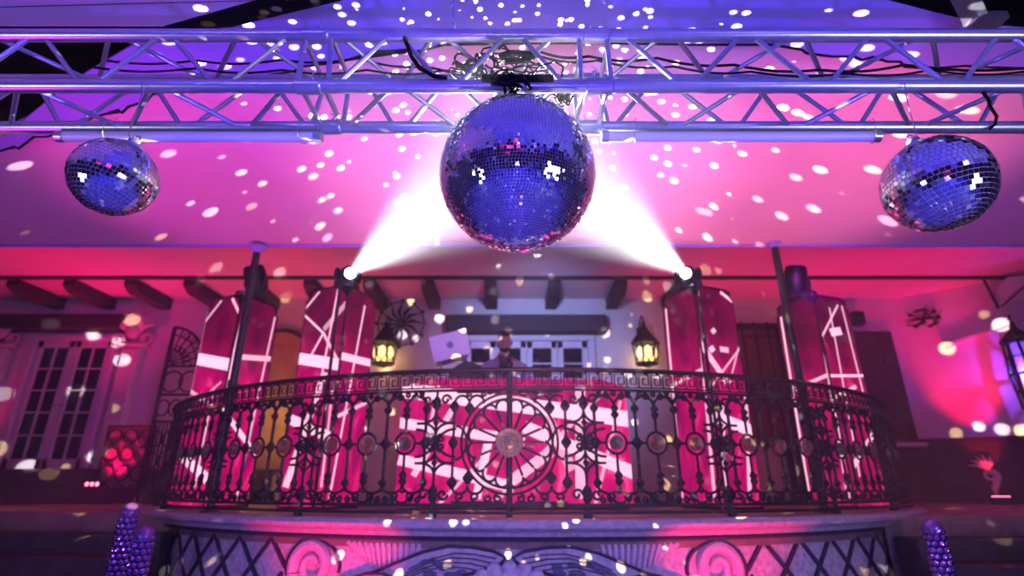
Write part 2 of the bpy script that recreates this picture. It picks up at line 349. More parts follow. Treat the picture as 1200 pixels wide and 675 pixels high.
# scroll volutes
for sgn in (-1, 1):
    bm = BM()
    pts = [(sgn*(20.0 - .5*i), -.62+.05*i) for i in range(3)]
    prof = spiral(0, 0, .17, .035, 200, -340, 40)
    tube(bm, [fz(PHC + sgn*(17.6 - x/ (FR)*57.3), -.335 + z*.95, .012) for x, z in prof], [.048-.028*i/40 for i in range(41)], 8)
    tube(bm, [fz(PHC + sgn*(17.6 + .17/FR*57.3*math.cos(R_(20))), -.335-.06-.09*i, .012) for i in range(10)], .048, 8)
    build('scroll_carving', bm, M['relief'], frieze)
    bm = BM()
    prof = spiral(0, 0, .245, .235, 205, -10, 24)
    tube(bm, [fz(PHC + sgn*(17.6 - x/FR*57.3), -.345 + z*.75, .006) for x, z in prof], .014, 6)
    build('scroll_border', bm, M['groove'], frieze)
    # fan of ribs
    bm = BM()
    for k in range(13):
        a = 14.2 - .55*k; l = .10 + .16*math.sin(PI*(1-k/14))*.9
        tube(bm, [fz(PHC + sgn*(a + .35*j*(k-6)/14 - .1*j), -.17-.03*j*l*10/1.6*.9, .008) for j in range(5)], [.018, .02, .019, .015, .008], 5)
    build('fan_carving', bm, M['relief'], frieze)
    # large leaf outline
    bm = BM()
    outer = [(13.5, -.42), (11.5, -.36), (9.2, -.285), (7.2, -.22), (5.0, -.18), (3.0, -.185), (1.2, -.21), (.3, -.25)]
    inner = [(.3, -.25), (1.0, -.31), (2.4, -.335), (3.8, -.36)]
    vs = []
    top = [fz(PHC+sgn*u, z, .03) for u, z in outer]; low = [fz(PHC+sgn*u, z-.42-.05*math.sin(u), .03) for u, z in outer]
    tb = [fz(PHC+sgn*u, z+.01, -.01) for u, z in outer]
    A = [bm.verts.new(v) for v in top]; B = [bm.verts.new(v) for v in low]; T_ = [bm.verts.new(v) for v in tb]
    for i in range(len(A)-1):
        bm.faces.new((A[i], A[i+1], B[i+1], B[i])); bm.faces.new((T_[i], T_[i+1], A[i+1], A[i]))
    build('leaf_carving', bm, M['stone2'], frieze)
    bm = BM(); tube(bm, [fz(PHC+sgn*u, z, .034) for u, z in outer+inner[1:]], .012, 5)
    for k in range(4):
        tube(bm, [fz(PHC+sgn*(u*.9+.3*k), z-.045-.028*k, .036) for u, z in outer[2:7]], .006, 4)
    build('leaf_vein', bm, M['groove'], frieze)
    # dark foliage clusters
    bm = BM()
    for k in range(34):
        u = 5.6 + random.uniform(-1.9, 1.9); z = -.36 + random.uniform(-.12, .09)
        c = fz(PHC+sgn*u, z, .03); ball(bm, c, .03, 6, 5, (1.5, .7, .55))
    build('foliage_carving', bm, M['leafstone'], frieze)
    # outer mound
    bm = BM()
    pts = [(16.0, -.50), (14, -.42), (12, -.365), (10.5, -.36), (9.2, -.39), (8.2, -.45), (7.4, -.55)]
    A = [bm.verts.new(fz(PHC+sgn*u, z, .055)) for u, z in pts]; B = [bm.verts.new(fz(PHC+sgn*u, z-.4, .055)) for u, z in pts]; T_ = [bm.verts.new(fz(PHC+sgn*u, z+.012, .0)) for u, z in pts]
    for i in range(len(pts)-1):
        bm.faces.new((A[i], A[i+1], B[i+1], B[i])); bm.faces.new((T_[i], T_[i+1], A[i+1], A[i]))
    build('mound_carving', bm, M['stone2'], frieze)
    bm = BM(); tube(bm, [fz(PHC+sgn*u, z, .058) for u, z in pts], .011, 5); build('mound_edge', bm, M['groove'], frieze)
# central flower of petals
bm = BM()
for k in range(9):
    a = 180*k/8; u = math.cos(R_(a))*3.1; z = -.50 + .185*math.sin(R_(a))
    ball(bm, fz(PHC+u, z, .05), .055, 10, 8, (1, .6, 1))
ball(bm, fz(PHC, -.52, .04), .2, 16, 10, (1, .3, 1))
build('flower_carving', bm, M['stone'], frieze)
bm = BM()
for k in range(3):
    ball(bm, fz(PHC-1.3+1.3*k, -.45-.02*abs(k-1), .10), .045, 10, 8, (1, .5, 1.1))
build('flower_eye', bm, M['groove'], frieze)
# ------------------------------------------------------------------ canopy sheets
def sheet(name, pts, z, m, label, th=.012, slope=0, sag=.0, parent=None):
    bm = BM(); slab(bm, pts, 0, th)
    bmesh.ops.triangulate(bm, faces=bm.faces[:])
    o = build(name, bm, m, parent, smooth=False, loc=(0, 0, z)); return o
CZ = EZ + 2.30
can = thing('canopy', 'pink lit fabric canopy behind the truss with a straight far hem', 'canopy', (0, 0, CZ))
bm = BM(); tube(bm, [(-9, 5.0, .02), (9, 5.0, .02)], .022, 8); build('hem_pipe', bm, M['bluelitcloth'], can)
# violet lit sheet overlapping in front, with a stepped dark edge
BZ = EZ + 2.24
rim_px = [(0, 177), (18, 171), (22, 174), (40, 160), (55, 160), (62, 158), (85, 148), (108, 138), (140, 128), (143, 132), (150, 125), (172, 118), (178, 110), (215, 100), (260, 92), (300, 90), (345, 83), (352, 78), (400, 72), (440, 60), (478, 58), (482, 62), (520, 52), (640, 50), (700, 50), (820, 52), (905, 52), (940, 58), (945, 62), (975, 66), (1000, 66), (1010, 70), (1022, 66), (1040, 72), (1055, 72), (1060, 78), (1090, 80), (1130, 77), (1200, 80)]
rim = [PZ(x, y, BZ) for x, y in rim_px]
bm = BM(); slab(bm, [(-9, rim[0].y*1.02), (rim[0].x*1.05, rim[0].y-.08)] + [(p.x*1.01, p.y-.08) for p in rim[::3]] + [(9, rim[-1].y-.1), (9, 5.0), (-9, 5.0)], .02, .032)
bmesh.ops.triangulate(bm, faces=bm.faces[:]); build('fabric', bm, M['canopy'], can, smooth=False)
near_r = [PZ(1300, 82, BZ), PZ(1300, 40, BZ), PZ(1150, 28, BZ), PZ(1040, 0, BZ), PZ(985, -15, BZ)]
near_l = [PZ(330, -15, BZ), PZ(400, 0, BZ), PZ(270, 31, BZ), PZ(160, 50, BZ), PZ(85, 95, BZ), PZ(0, 163, BZ)]
poly = [(p.x, p.y) for p in rim] + [(p.x, p.y) for p in near_r] + [(2.0, 1.3), (6, 1.2), (6, -5), (-6, -5), (-6, 1.0), (-1.2, 1.2)] + [(p.x, p.y) for p in near_l]
can2 = thing('canopy', 'violet blue lit fabric canopy panel with a dark stepped edge above the truss', 'canopy', (0, 0, BZ))
bm = BM(); slab(bm, poly, 0, .012); bmesh.ops.triangulate(bm, faces=bm.faces[:]); build('fabric', bm, M['bluelitcloth'], can2, smooth=False)
bm = BM(); tube(bm, [(p.x, p.y, -.002) for p in rim], .008, 5); build('piping', bm, M['rubber'], can2)
# lilac sheet at the top left with a black edge band
LZ = EZ + 2.16
a, b, c, d = PZ(0, 31, LZ), PZ(190, 31, LZ), PZ(300, 0, LZ), PZ(340, -12, LZ)
can3 = thing('canopy', 'magenta lilac canopy panel with a dark border, in the top left corner', 'canopy', (0, 0, LZ))
bm = BM(); slab(bm, [(a.x-2.5, a.y), (a.x, a.y), (b.x, b.y), (c.x, c.y), (d.x, d.y), (-1.1, -2), (-6, -2)], 0, .012); build('fabric', bm, M['magcloth'], can3, smooth=False)
e1, e2 = PZ(272, 31, LZ), PZ(402, 0, LZ)
bm = BM(); slab(bm, [(b.x, b.y+.001), (e1.x, e1.y+.001), (e2.x, e2.y), (c.x, c.y)], -.002, .014); build('border', bm, M['blackcloth'], can3, smooth=False)
bm = BM(); tube(bm, [(a.x-2.5, a.y+.015, 0), (a.x, a.y+.015, 0), (b.x, b.y+.015, 0)], .012, 5); build('piping', bm, M['blackcloth'], can3)
s0, s1 = PZ(0, 9, LZ-.004), PZ(310, 1, LZ-.004)
bm = BM(); tube(bm, [(s0.x, s0.y, 0), (s1.x, s1.y, 0)], .0022, 4); build('seam', bm, M['blackcloth'], can3)
# dark roof above the sheets with one steel beam
bm = BM(); box(bm, 0, 1, 6.2, 26, 20, .1); struct(build('ceiling_high', bm, M['blackcloth'], smooth=False))
g = thing('roof_beam', 'violet lit steel roof beam in the dark gap at the top right', 'beam', (0, 0, 0))
p0, p1 = PZ(1108, -30, EZ+2.2), PZ(1137, 27, EZ+2.2)
for off in (0, .075):
    bm = BM(); tube(bm, [(p0.x+off, p0.y, p0.z), (p1.x+off, p1.y, p1.z)], .035, 4); build('flange', bm, M['alu'], g, smooth=False)
bm = BM(); q0, q1 = PZ(1136, 26, EZ+2.17), PZ(1174, 24, EZ+2.17); box(bm, (q0.x+q1.x)/2, q0.y, q0.z, q1.x-q0.x, .1, .04); build('end_plate', bm, M['alu'], g, smooth=False)

# ------------------------------------------------------------------ truss
TY, TS, TH = 1.58, .24, EZ + 1.373
def truss(label, x0, x1, nodes, ends):
    t = thing('box_truss', label, 'truss', (0, 0, 0), group='lighting truss')
    cor = {'FT': (TY, TH+TS), 'FB': (TY, TH), 'BT': (TY+TS, TH+TS), 'BB': (TY+TS, TH)}
    for k, (y, z) in cor.items():
        bm = BM(); tube(bm, [(x0, y, z), (x1, y, z)], .025, 16); build('chord', bm, M['alu'], t)
        for xe, s in ends:
            bm = BM(); tube(bm, [(xe, y, z), (xe+.02*s, y, z), (xe+.045*s, y, z), (xe+.05*s, y, z)], [.030, .030, .030, .026], 16); cpl = build('coupler', bm, M['alu'], t)
            bm = BM(); tube(bm, [(xe+.025*s, y-.045, z+.004), (xe+.025*s, y+.045, z+.004)], .005, 6); tube(bm, [(xe+.025*s, y-.04, z), (xe+.03*s, y-.042, z+.03), (xe+.012*s, y-.042, z+.034)], .002, 4)
            build('pin', bm, M['alu'], cpl)
    for (ka, kb), seq in nodes.items():
        A, B = cor[ka], cor[kb]
        for (xa, xb) in seq:
            p, q = Vector((xa, *A)), Vector((xb, *B)); d = (q-p).normalized()
            bm = BM(); tube(bm, [p + d*.012, q - d*.012], .0095, 8); build('brace', bm, M['alu'], t)
    return t
def zig(t0, b0, pitch, k, sgn, lo, hi):
    """brace pairs between nodes t0+sgn*pitch*i on one chord and b0+... on the other"""
    out = []; g_ = .02*sgn
    for i in range(k):
        ta, ba = t0+sgn*pitch*i, b0+sgn*pitch*i
        out += [(ta+g_, ba-g_), (t0+sgn*pitch*(i+1)-g_, ba+g_)]
    return [(a, b) for a, b in out if lo <= a <= hi and lo <= b <= hi]
L0, L1 = -3.1, -.745
nl = {('FT', 'FB'): zig(-.83, -1.07, .49, 5, -1, L0, L1) + [(-.785, -.79)],
      ('FT', 'BT'): zig(-1.03, -1.28, .49, 4, -1, L0, L1) + [(-.80, -.80), (-1.0, -.83)],
      ('FB', 'BB'): zig(-.81, -1.09, .49, 5, -1, L0, L1) + [(-.775, -.775)],
      ('BT', 'BB'): zig(-1.06, -1.33, .49, 4, -1, L0, L1) + [(-.79, -.82), (-1.02, -.84)]}
truss('long left section of aluminium box truss over the small mirror ball', L0, L1, nl, [(L1, -1)])
m0, m1 = -.745, .32
nm = {('FT', 'FB'): [(-.69, -.675), (-.47, -.65), (-.425, -.255), (-.02, -.205), (.03, .195), (.255, .255)],
      ('FT', 'BT'): [(-.69, -.69), (-.66, -.5), (-.30, -.46), (-.26, -.06), (.16, -.02), (.27, .27)],
      ('FB', 'BB'): [(-.69, -.69), (-.44, -.67), (-.40, -.22), (-.01, -.18), (.03, .2), (.27, .25)],
      ('BT', 'BB'): [(-.69, -.69), (-.62, -.48), (-.28, -.43), (-.24, -.04), (.19, .01), (.26, .27)]}
truss('short middle section of aluminium box truss that carries the big mirror ball', m0, m1, nm, [(m0, 1), (m1, -1)])
mir = lambda seq: [(-.425-a, -.425-b) for a, b in seq]
nr_ = {k: mir(v) for k, v in nl.items()}
truss('long right section of aluminium box truss over the medium mirror ball', .32, 3.1, nr_, [(.32, 1)])
bm = BM(); p, q = P(565, 97, TY), P(648, 97, TY)
box(bm, (p.x+q.x)/2, TY-.027, TH+.012, q.x-p.x, .006, .034, bev=.002)
o = build('gaffer_tape', bm, M['blackcloth']); tag(o, 'black tape wrapped on the front lower truss tube above the big ball', 'tape')

# frosted tubes under the truss
for x0, x1, lab in ((70, 377, 'frosted lighting tube wired under the left truss, behind the smallest ball'), (705, 1028, 'frosted lighting tube wired under the right truss, left of the medium ball')):
    Yb = TY+TS; p, q = P(x0, 163, Yb), P(x1, 163, Yb)
    z = TH-.052
    t = thing('batten_tube', lab, 'tube light', (0, Yb-.01, z))
    bm = BM(); tube(bm, [(p.x+.02, 0, 0), (q.x-.02, 0, 0)], .021, 14); build('tube', bm, M['batten'], t)
    for x in (p.x+.012, q.x-.012):
        bm = BM(); tube(bm, [(x-.015, 0, 0), (x+.015, 0, 0)], .0235, 14); build('end_cap', bm, M['alu'], t)
    for f in (.2, .93) if x0 < 300 else (.12, .98):
        x = p.x + (q.x-p.x)*f
        bm = BM(); tube(bm, [(x+.01*math.sin(a*1.3), .037*math.cos(a), .026+.056*math.sin(a)) for a in [2*PI*i/20 for i in range(20)]], .0016, 5, closed=True); build('hanging_wire', bm, M['alu'], t)

# long cables lying through the truss
def cable(lab, pts, r=.006, name='cable'):
    bm = BM(); P3 = []
    for i in range(len(pts)-1):
        a, b = Vector(pts[i]), Vector(pts[i+1])
        for k in range(6):
            f = k/6; v = a.lerp(b, f); v.z -= .02*math.sin(PI*f); P3.append(v)
    P3.append(Vector(pts[-1])); tube(bm, P3, r, 6); o = build(name, bm, M['rubber']); tag(o, lab, 'cable'); return o
Yc = 1.74
def cp(l): return [P(x, y, Yc) for x, y in l]
cable('black cable running along inside the left truss, the higher one', cp([(118, 70), (230, 71), (330, 70), (420, 68), (500, 78), (560, 80)]), .0045)
cable('black cable running along inside the left truss, the lower one', cp([(110, 79), (230, 80), (330, 82), (430, 82), (520, 83), (585, 88)]), .0045)
cable('black cable running along inside the right truss, the higher one', cp([(630, 60), (690, 66), (770, 68), (860, 76), (960, 82), (1060, 76), (1200, 80)]), .0055)
cable('black cable running along inside the right truss, the lower one', cp([(632, 66), (700, 71), (790, 78), (880, 84), (990, 86), (1090, 82), (1200, 84)]), .0045)
# tangle of cable above the big ball
bm = BM(); rc = random.Random(4)
def loop(cx, cz, rx, rz, y, r, a0=0, a1=330, tilt=0):
    tube(bm, [(cx+rx*math.cos(R_(a0+(a1-a0)*i/18))+tilt*math.sin(R_(i*20))*.3, y+.02*math.sin(i*.7), cz+rz*math.sin(R_(a0+(a1-a0)*i/18))) for i in range(19)], r, 5)
for k in range(16):
    c = P(rc.uniform(572, 632), rc.uniform(68, 108), 1.66); loop(c.x, c.z, rc.uniform(.03, .085), rc.uniform(.015, .05), 1.66+rc.uniform(-.05, .05), rc.choice((.0035, .005)), rc.uniform(0, 360), rc.uniform(380, 640), rc.uniform(-.05, .05))
for k in range(9):
    c = P(rc.uniform(530, 560), rc.uniform(74, 84), 1.7); loop(c.x, c.z, rc.uniform(.02, .05), rc.uniform(.012, .022), 1.7+rc.uniform(-.02, .04), .0045, rc.uniform(0, 360), rc.uniform(420, 700))
for k in range(8):
    c = P(rc.uniform(640, 662), rc.uniform(112, 122), 1.72); loop(c.x, c.z, rc.uniform(.02, .05), rc.uniform(.008, .016), 1.72+rc.uniform(-.02, .02), .004, rc.uniform(0, 360), rc.uniform(420, 600))
tube(bm, [P(585, 66, 1.6), P(600, 62, 1.6), P(630, 64, 1.6), P(620, 70, 1.6), P(592, 72, 1.6)], .012, 6)
tube(bm, [P(620, 92, 1.56), P(632, 78, 1.54), P(650, 72, 1.54), P(660, 78, 1.54), P(658, 90, 1.54)], .0035, 5)
tube(bm, [P(578, 92, 1.55), P(582, 84, 1.54), P(594, 81, 1.54), P(606, 90, 1.54)], .0035, 5)
tube(bm, [P(575, 97, 1.545), P(595, 99, 1.54), P(612, 90, 1.54), P(622, 104, 1.545)], .009, 6)
for k in range(5):
    tube(bm, [P(590+rc.uniform(-8, 12), 92, 1.56), P(600+rc.uniform(-12, 14), 102, 1.55), P(594+rc.uniform(-4, 26), 113, 1.58)], .006, 5)
o = build('cable_tangle', bm, M['rubber']); tag(o, 'tangled bundle of black cables tied to the truss right above the big mirror ball', 'cable bundle')
# looped blue grey cable in the truss left of centre
bm = BM(); tube(bm, [P(474, 44, 1.56), P(482, 66, 1.555), P(492, 80, 1.555), P(508, 89, 1.555), P(524, 92, 1.56)], .008, 8)
o = build('sling', bm, M['rubber']); tag(o, 'dark round sling curving down the truss left of the cable tangle', 'sling')
# shackle hanging at the top
t = thing('hoist_chain', 'short hoist wire with shackles above the truss at the top centre', 'chain', P(531, 0, TY))
for i, (y0, y1) in enumerate(((6, 22), (22, 28), (27, 33), (32, 38), (36, 42))):
    a, b = P(530+i*.8, y0, TY)-t.location, P(531+i*.8, y1, TY)-t.location
    bm = BM()
    if i == 0: tube(bm, [a + Vector((0, 0, .25)), b], .003, 5); ball(bm, a, .009, 8, 6)
    else:
        c = (a+b)/2; L = (b-a).length/2+.004
        tube(bm, [c + Vector((.007*math.cos(q)*(i % 2), .007*math.cos(q)*(1-i % 2), L*math.sin(q))) for q in [2*PI*k/12 for k in range(12)]], .0028, 5, closed=True)
    build('chain_link' if i else 'hoist_wire', bm, M['alu'], t)
bm = BM(); tube(bm, [P(1152, 108, 1.58), P(1158, 116, 1.6), P(1160, 124, 1.66), P(1168, 136, 1.75), P(1166, 146, 1.79), P(1160, 151, 1.79)], .006, 5)
o = build('strap', bm, M['rubber']); tag(o, 'black strap hanging from the truss above the medium mirror ball', 'strap')

# ------------------------------------------------------------------ mirror balls
def mirror_ball(label, c, r, rows, jit, tilt, hang, seed, name_cat='mirror ball'):
    rnd = random.Random(seed)
    t = thing('mirror_ball', label, name_cat, c, rx=tilt[0], ry=tilt[1])
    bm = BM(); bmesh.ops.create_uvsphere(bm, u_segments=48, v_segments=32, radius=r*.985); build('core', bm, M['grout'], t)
    bm = BM(); h = PI*r/rows*.93
    for i in range(rows):
        th = PI*(i+.5)/rows; n = max(3, int(round(2*PI*math.sin(th)*rows/PI))); off = rnd.random()
        for j in range(n):
            ph = 2*PI*(j+off)/n
            nv = Vector((math.sin(th)*math.cos(ph), math.sin(th)*math.sin(ph), math.cos(th)))
            e1 = Vector((-math.sin(ph), math.cos(ph), 0)); e2 = nv.cross(e1)
            d = (nv + e1*rnd.gauss(0, jit) + e2*rnd.gauss(0, jit)).normalized()
            a = (e1 - d*e1.dot(d)).normalized(); b = d.cross(a)
            ww = 2*PI*math.sin(th)*r/n*.43; hh = h*.475
            cc = nv*r
            q = [bm.verts.new(cc + a*sx*ww + b*sy*hh) for sx, sy in ((-1, -1), (1, -1), (1, 1), (-1, 1))]
            bm.faces.new(q)
    me = bpy.data.meshes.new('mirror_tiles'); bm.to_mesh(me); bm.free(); me.materials.append(M['mirror'])
    o = bpy.data.objects.new('mirror_tiles', me); C.objects.link(o); o.parent = t
    bm = BM(); lathe(bm, [(0, r+.03), (.022, r+.03), (.026, r+.008), (.05, r-.002), (.05, r-.012), (0, r-.012)], 16); build('hanger_cap', bm, M['alu'], t)
    bm = BM(); tube(bm, [(.012*math.cos(a), 0, r+.04+.014*math.sin(a)) for a in [2*PI*i/12 for i in range(12)]], .003, 5, closed=True); build('hanger_ring', bm, M['alu'], t)
    if hang:
        bm = BM(); inv = Matrix.Translation(c) @ t.rotation_euler.to_matrix().to_4x4(); inv.invert()
        tube(bm, [inv @ Vector(p) for p in hang], .0022, 5); build('hanging_wire', bm, M['alu'], t)
    return t
top = BALL + Vector((0, 0, .285))
mirror_ball('biggest mirror ball, hanging centrally from the truss between the two beams', BALL, .285, 84, .05, (R_(2), 0), None, 1)
cl = P(134, 208, 1.70)
mirror_ball('smallest mirror ball, hanging at the left end of the truss', cl, .141, 30, .035, (R_(-4), R_(10)), [cl + Vector((.025, 0, .17)), P(150, 158, 1.66), P(163, 122, 1.58), P(167, 108, 1.552), P(166, 97, 1.55)], 2)
cr_ = P(1098, 216, 1.70)
mirror_ball('medium mirror ball, hanging at the right end of the truss', cr_, .175, 32, .035, (R_(-4), R_(-8)), [cr_ + Vector((-.03, 0, .2)), P(1074, 157, 1.66), P(1066, 130, 1.6), P(1061, 108, 1.552), P(1060, 96, 1.55)], 3)
# ------------------------------------------------------------------ wrought iron railing
RU = -2.8
def rp(u, h, off=0):                              # u metres along the rail from its central medallion, h above eye level
    return cyl(RU + math.degrees(u/RR), RR+off, EZ+h)
rail = thing('balcony_railing', 'curved black wrought iron railing with bronze medallions around the balcony', 'railing', (0, 0, 0))
UM = 6.35
def strip(prof, name, m, u0=-UM, u1=UM, n=150):
    bm = BM(); curved(bm, [(RR+o, EZ+h) for o, h in prof], RU+math.degrees(u0/RR), RU+math.degrees(u1/RR), n); return build(name, bm, m, rail)
strip([(-.03, .822), (.03, .822), (.036, .835), (.02, .848), (-.02, .848), (-.036, .835)], 'top_rail', M['iron'])
strip([(-.012, .672), (.012, .672), (.012, .69), (-.012, .69)], 'middle_rail', M['iron'])
strip([(-.016, -.142), (.016, -.142), (.016, -.118), (-.016, -.118)], 'lower_rail', M['iron'])
strip([(-.02, -.19), (.02, -.19), (.02, -.168), (-.02, -.168)], 'bottom_rail', M['iron'])
def strokes(name, lines, r, n=5, m='iron', sq=1, extra=None):
    bm = BM()
    if extra: extra(bm)
    for l in lines:
        pts = [rp(u, h) for u, h in l]
        closed = (Vector(l[0]) - Vector(l[-1])).length < 1e-4
        tube(bm, pts[:-1] if closed else pts, r, n, closed=closed, sq=sq)
    return build(name, bm, M[m], rail)
# greek key band between top and middle rail, with a row of studs
keys = []; kw = .098; n = int(2*UM/kw)
for i in range(n):
    u = -UM + i*kw
    keys.append([(u, .703), (u, .803), (u+.078, .803), (u+.078, .728), (u+.030, .728), (u+.030, .775), (u+.052, .775)])
    keys.append([(u, .703), (u+kw, .703)])
strokes('greek_key_band', keys, .0072, 4)
bm = BM()
for i in range(int(2*UM/.095)):
    ball(bm, rp(-UM+i*.095, .816), .013, 6, 4)
tube(bm, [rp(-UM+i*.0635, .816) for i in range(201)], .005, 4)
build('stud_row', bm, M['iron'], rail)
def ring(u, h, r, n=18): return [(u + r*math.cos(2*PI*i/n), h + r*math.sin(2*PI*i/n)) for i in range(n)] + [(u+r, h)]
HM = .297
def knot(bm, u, h, s=1.0):
    s *= 1.2
    c = rp(u, h); ball(bm, c, .021*s, 8, 6, (1, 1, 1.5)); ball(bm, rp(u-.012*s, h, .004), .016*s, 6, 5); ball(bm, rp(u+.012*s, h, .004), .016*s, 6, 5)
def bar(u):
    bm = BM(); tube(bm, [rp(u, -.02), rp(u, .565)], .0125, 6)
    for h, s in ((HM, 1.25), (.545, 1.0), (.02, 1.0)): knot(bm, u, h, s)
    tube(bm, [rp(u-.045, HM), rp(u+.045, HM)], .008, 5)
    build('baluster', bm, M['iron'], rail)
def arches(u0, u1):
    """arch between two stems plus the ring and tendrils above, curls below"""
    c = (u0+u1)/2; r = abs(u1-u0)/2; L = []
    L.append([(c+r*math.cos(R_(a)), .56+r*1.0*math.sin(R_(a))) for a in range(0, 181, 15)])
    L.append([(c+r*math.cos(R_(a)), .01+r*.8*math.sin(R_(a))) for a in range(180, 361, 18)])
    return L
def lace(u0, u1, s=1):
    """small scrolls under the middle rail and over the lower rail across one bay"""
    L = []; wd = u1-u0; c = (u0+u1)/2
    for k in (-1, 1):
        L.append(spiral(c+k*wd*.17, .640, .030, .008, 90 if k > 0 else 90, 90-k*420, 16))
        L.append(spiral(c+k*wd*.36, .655, .018, .006, 0, k*380, 12))
        L.append(spiral(c+k*wd*.18, -.075, .034, .009, 270, 270+k*430, 16))
        L.append(spiral(c+k*wd*.38, -.095, .022, .007, 90, 90-k*400, 12))
        L.append([(c+k*wd*.5, -.03), (c+k*wd*.30, -.05), (c+k*wd*.1, -.11), (c, -.118)])
        L.append([(c+k*wd*.5, .60), (c+k*wd*.40, .64), (c+k*wd*.3, .672)])
    L.append(ring(c, .655, .014, 8)); L.append(ring(c, -.03, .016, 8))
    return L
def medallion_bay(u):
    h = .157
    L = [ring(u, HM, .078)] + arches(u-h, u) + arches(u, u+h) + lace(u-h, u+h)
    L += [[(u, .56), (u, HM+.078)], [(u, HM-.078), (u, .01)]]
    L += [[(u+k*.078, HM), (u+k*h, HM)] for k in (-1, 1)]
    def knots(bm):
        for hh in (.545, .50, .03, .07): knot(bm, u, hh, .95)
        for k in range(10):
            a = 2*PI*k/10; ball(bm, rp(u+.078*math.cos(a), HM+.078*math.sin(a)), .012, 6, 4)
    strokes('scrollwork', L, .0105, 5, extra=knots)
    med(u, .052)
def med(u, r):
    bm = BM(); lathe(bm, [(0, .024), (r*.25, .026), (r*.32, .016), (r*.55, .02), (r*.62, .013), (r*.8, .018), (r*.92, .020), (r, .012), (r, -.012), (0, -.012)], 24)
    for k in range(12):
        a = 2*PI*k/12; ball(bm, (r*.72*math.cos(a), r*.72*math.sin(a), .013), r*.09, 6, 4)
    if r > .08:                                   # a face in relief: brow, eyes, nose, mouth
        ball(bm, (0, 0, .014), r*.42, 16, 10, (1, 1.15, .35)); ball(bm, (0, -.004, .034), r*.09, 8, 6, (1, 2.0, 1))
        for k in (-1, 1): ball(bm, (k*r*.18, r*.12, .030), r*.075, 8, 6); tube(bm, [(k*r*.05, r*.2, .036), (k*r*.3, r*.24, .026)], r*.035, 5)
        tube(bm, [(-r*.15, -r*.2, .031), (0, -r*.235, .034), (r*.15, -r*.2, .031)], r*.035, 5)
    a = R_(RU + math.degrees(u/RR)); c = rp(u, HM, .006)
    # disc normal points outwards from the balcony
    nx = Vector((math.sin(a), -math.cos(a), 0)); tx = Vector((math.cos(a), math.sin(a), 0)); up = Vector((0, 0, 1))
    mt = Matrix((tx, up, nx)).transposed().to_4x4(); mt.translation = c
    bmesh.ops.transform(bm, matrix=mt, verts=bm.verts[:])
    o = build('medallion', bm, M['bronze'], rail); o['label'] = 'bronze medallion'
    return o
def scroll_bay(u):
    L = []
    for h0, k in ((.44, 1), (.155, -1)):
        for s in (-1, 1):
            L.append([(u+s*(.105-.105*math.sin(R_(a))), h0+.085*(1-math.cos(R_(a)))) for a in range(0, 91, 15)])
            L.append([(u+s*(.105-.105*math.sin(R_(a))), h0-.085*(1-math.cos(R_(a)))) for a in range(0, 91, 15)])
        for s in (-1, 1):
            L.append([(u+s*.105, h0), (u+s*.15, h0+.0)])
            L.append(spiral(u+s*.042, h0-k*.11, .030, .008, 90*k, 90*k+s*k*400, 14))
    for s in (-1, 1):
        L.append([(u+s*(.155-.135*math.sin(R_(a))), .297+s*0+.10*math.cos(R_(a))-.0) for a in range(0, 181, 15)])
        L.append(spiral(u+s*.07, .612, .04, .01, 0, s*400, 14)); L.append(spiral(u+s*.07, -.06, .04, .01, 0, -s*400, 14))
    def post(bm):
        for hh in (.60, .57, -.035, -.06, -.085): knot(bm, u, hh, 1.1)
        for hh in (.44, .297, .155): knot(bm, u, hh, .7)
        tube(bm, [rp(u, -.19), rp(u, .67)], .0108, 6); tube(bm, [rp(u, -.19), rp(u, -.12)], .022, 8); tube(bm, [rp(u, -.215), rp(u, -.19)], .034, 8)
    strokes('scroll_panel', L, .0108, 5, extra=post)
gc = [k*1.103 for k in (-5, -4, -3, -2, -1, 1, 2, 3, 4, 5)]
for g in gc:
    for d in (-.314, 0, .314): medallion_bay(g+d)
    for d in (-.471, -.157, .157, .471): bar(g+d)
for s in (-1, 1):
    for k in range(1, 6): scroll_bay(s*(k-.5)*1.103 if k > 1 else s*.553)
# central wheel
L = [ring(0, HM, .355, 56), ring(0, HM, .315, 52)]
for k in range(16):
    a = 2*PI*k/16
    L.append([(.10*math.cos(a), HM+.10*math.sin(a)), (.25*math.cos(a), HM+.25*math.sin(a))])
    a2 = a+PI/16
    cx, cz = .255*math.cos(a2), HM+.255*math.sin(a2)
    L.append([(cx+.05*math.cos(a2+R_(b)), cz+.058*math.sin(a2+R_(b))) for b in range(-90, 91, 18)])
strokes('wheel', L, .0105, 6)
L = []
for s in (-1, 1):
    L += [[(s*.415, .56), (s*.415, .01)], [(s*.30, .56), (s*.30, .50)], [(s*.30, .02), (s*.30, .1)]]
    L.append([(s*(.40-.085*math.sin(R_(a))), HM+.12*math.cos(R_(a))) for a in range(0, 181, 15)])
    for c_ in (.3575, .245):
        L.append([(s*c_+.0575*math.cos(R_(a)), .58+.06*math.sin(R_(a))) for a in range(0, 181, 18)])
        L.append([(s*c_+.0575*math.cos(R_(a)), .0+.055*math.sin(R_(a))) for a in range(180, 361, 18)])
        L += [spiral(s*c_, -.075, .032, .008, 270, 270+s*430, 14), spiral(s*(c_-.05), .652, .02, .006, 0, s*380, 12)]
    for c_ in (.08, .15): L += [spiral(s*c_, -.085, .032, .008, 90, 90-s*430, 14), spiral(s*c_, .665, .018, .006, 0, s*380, 12)]
for s in (-1, 1):
    L += [[(s*.04, -.112), (s*.415, -.112)], [(s*.06, .668), (s*.40, .668)]]
    def knots(bm):
        for hh, uu in ((.56, .415), (HM, .415), (.02, .415), (.545, .30), (.05, .30)): knot(bm, s*uu, hh, 1.2)
    strokes('wheel_scrollwork', [l for l in L if l[0][0]*s > 0], .0105, 5, extra=knots)
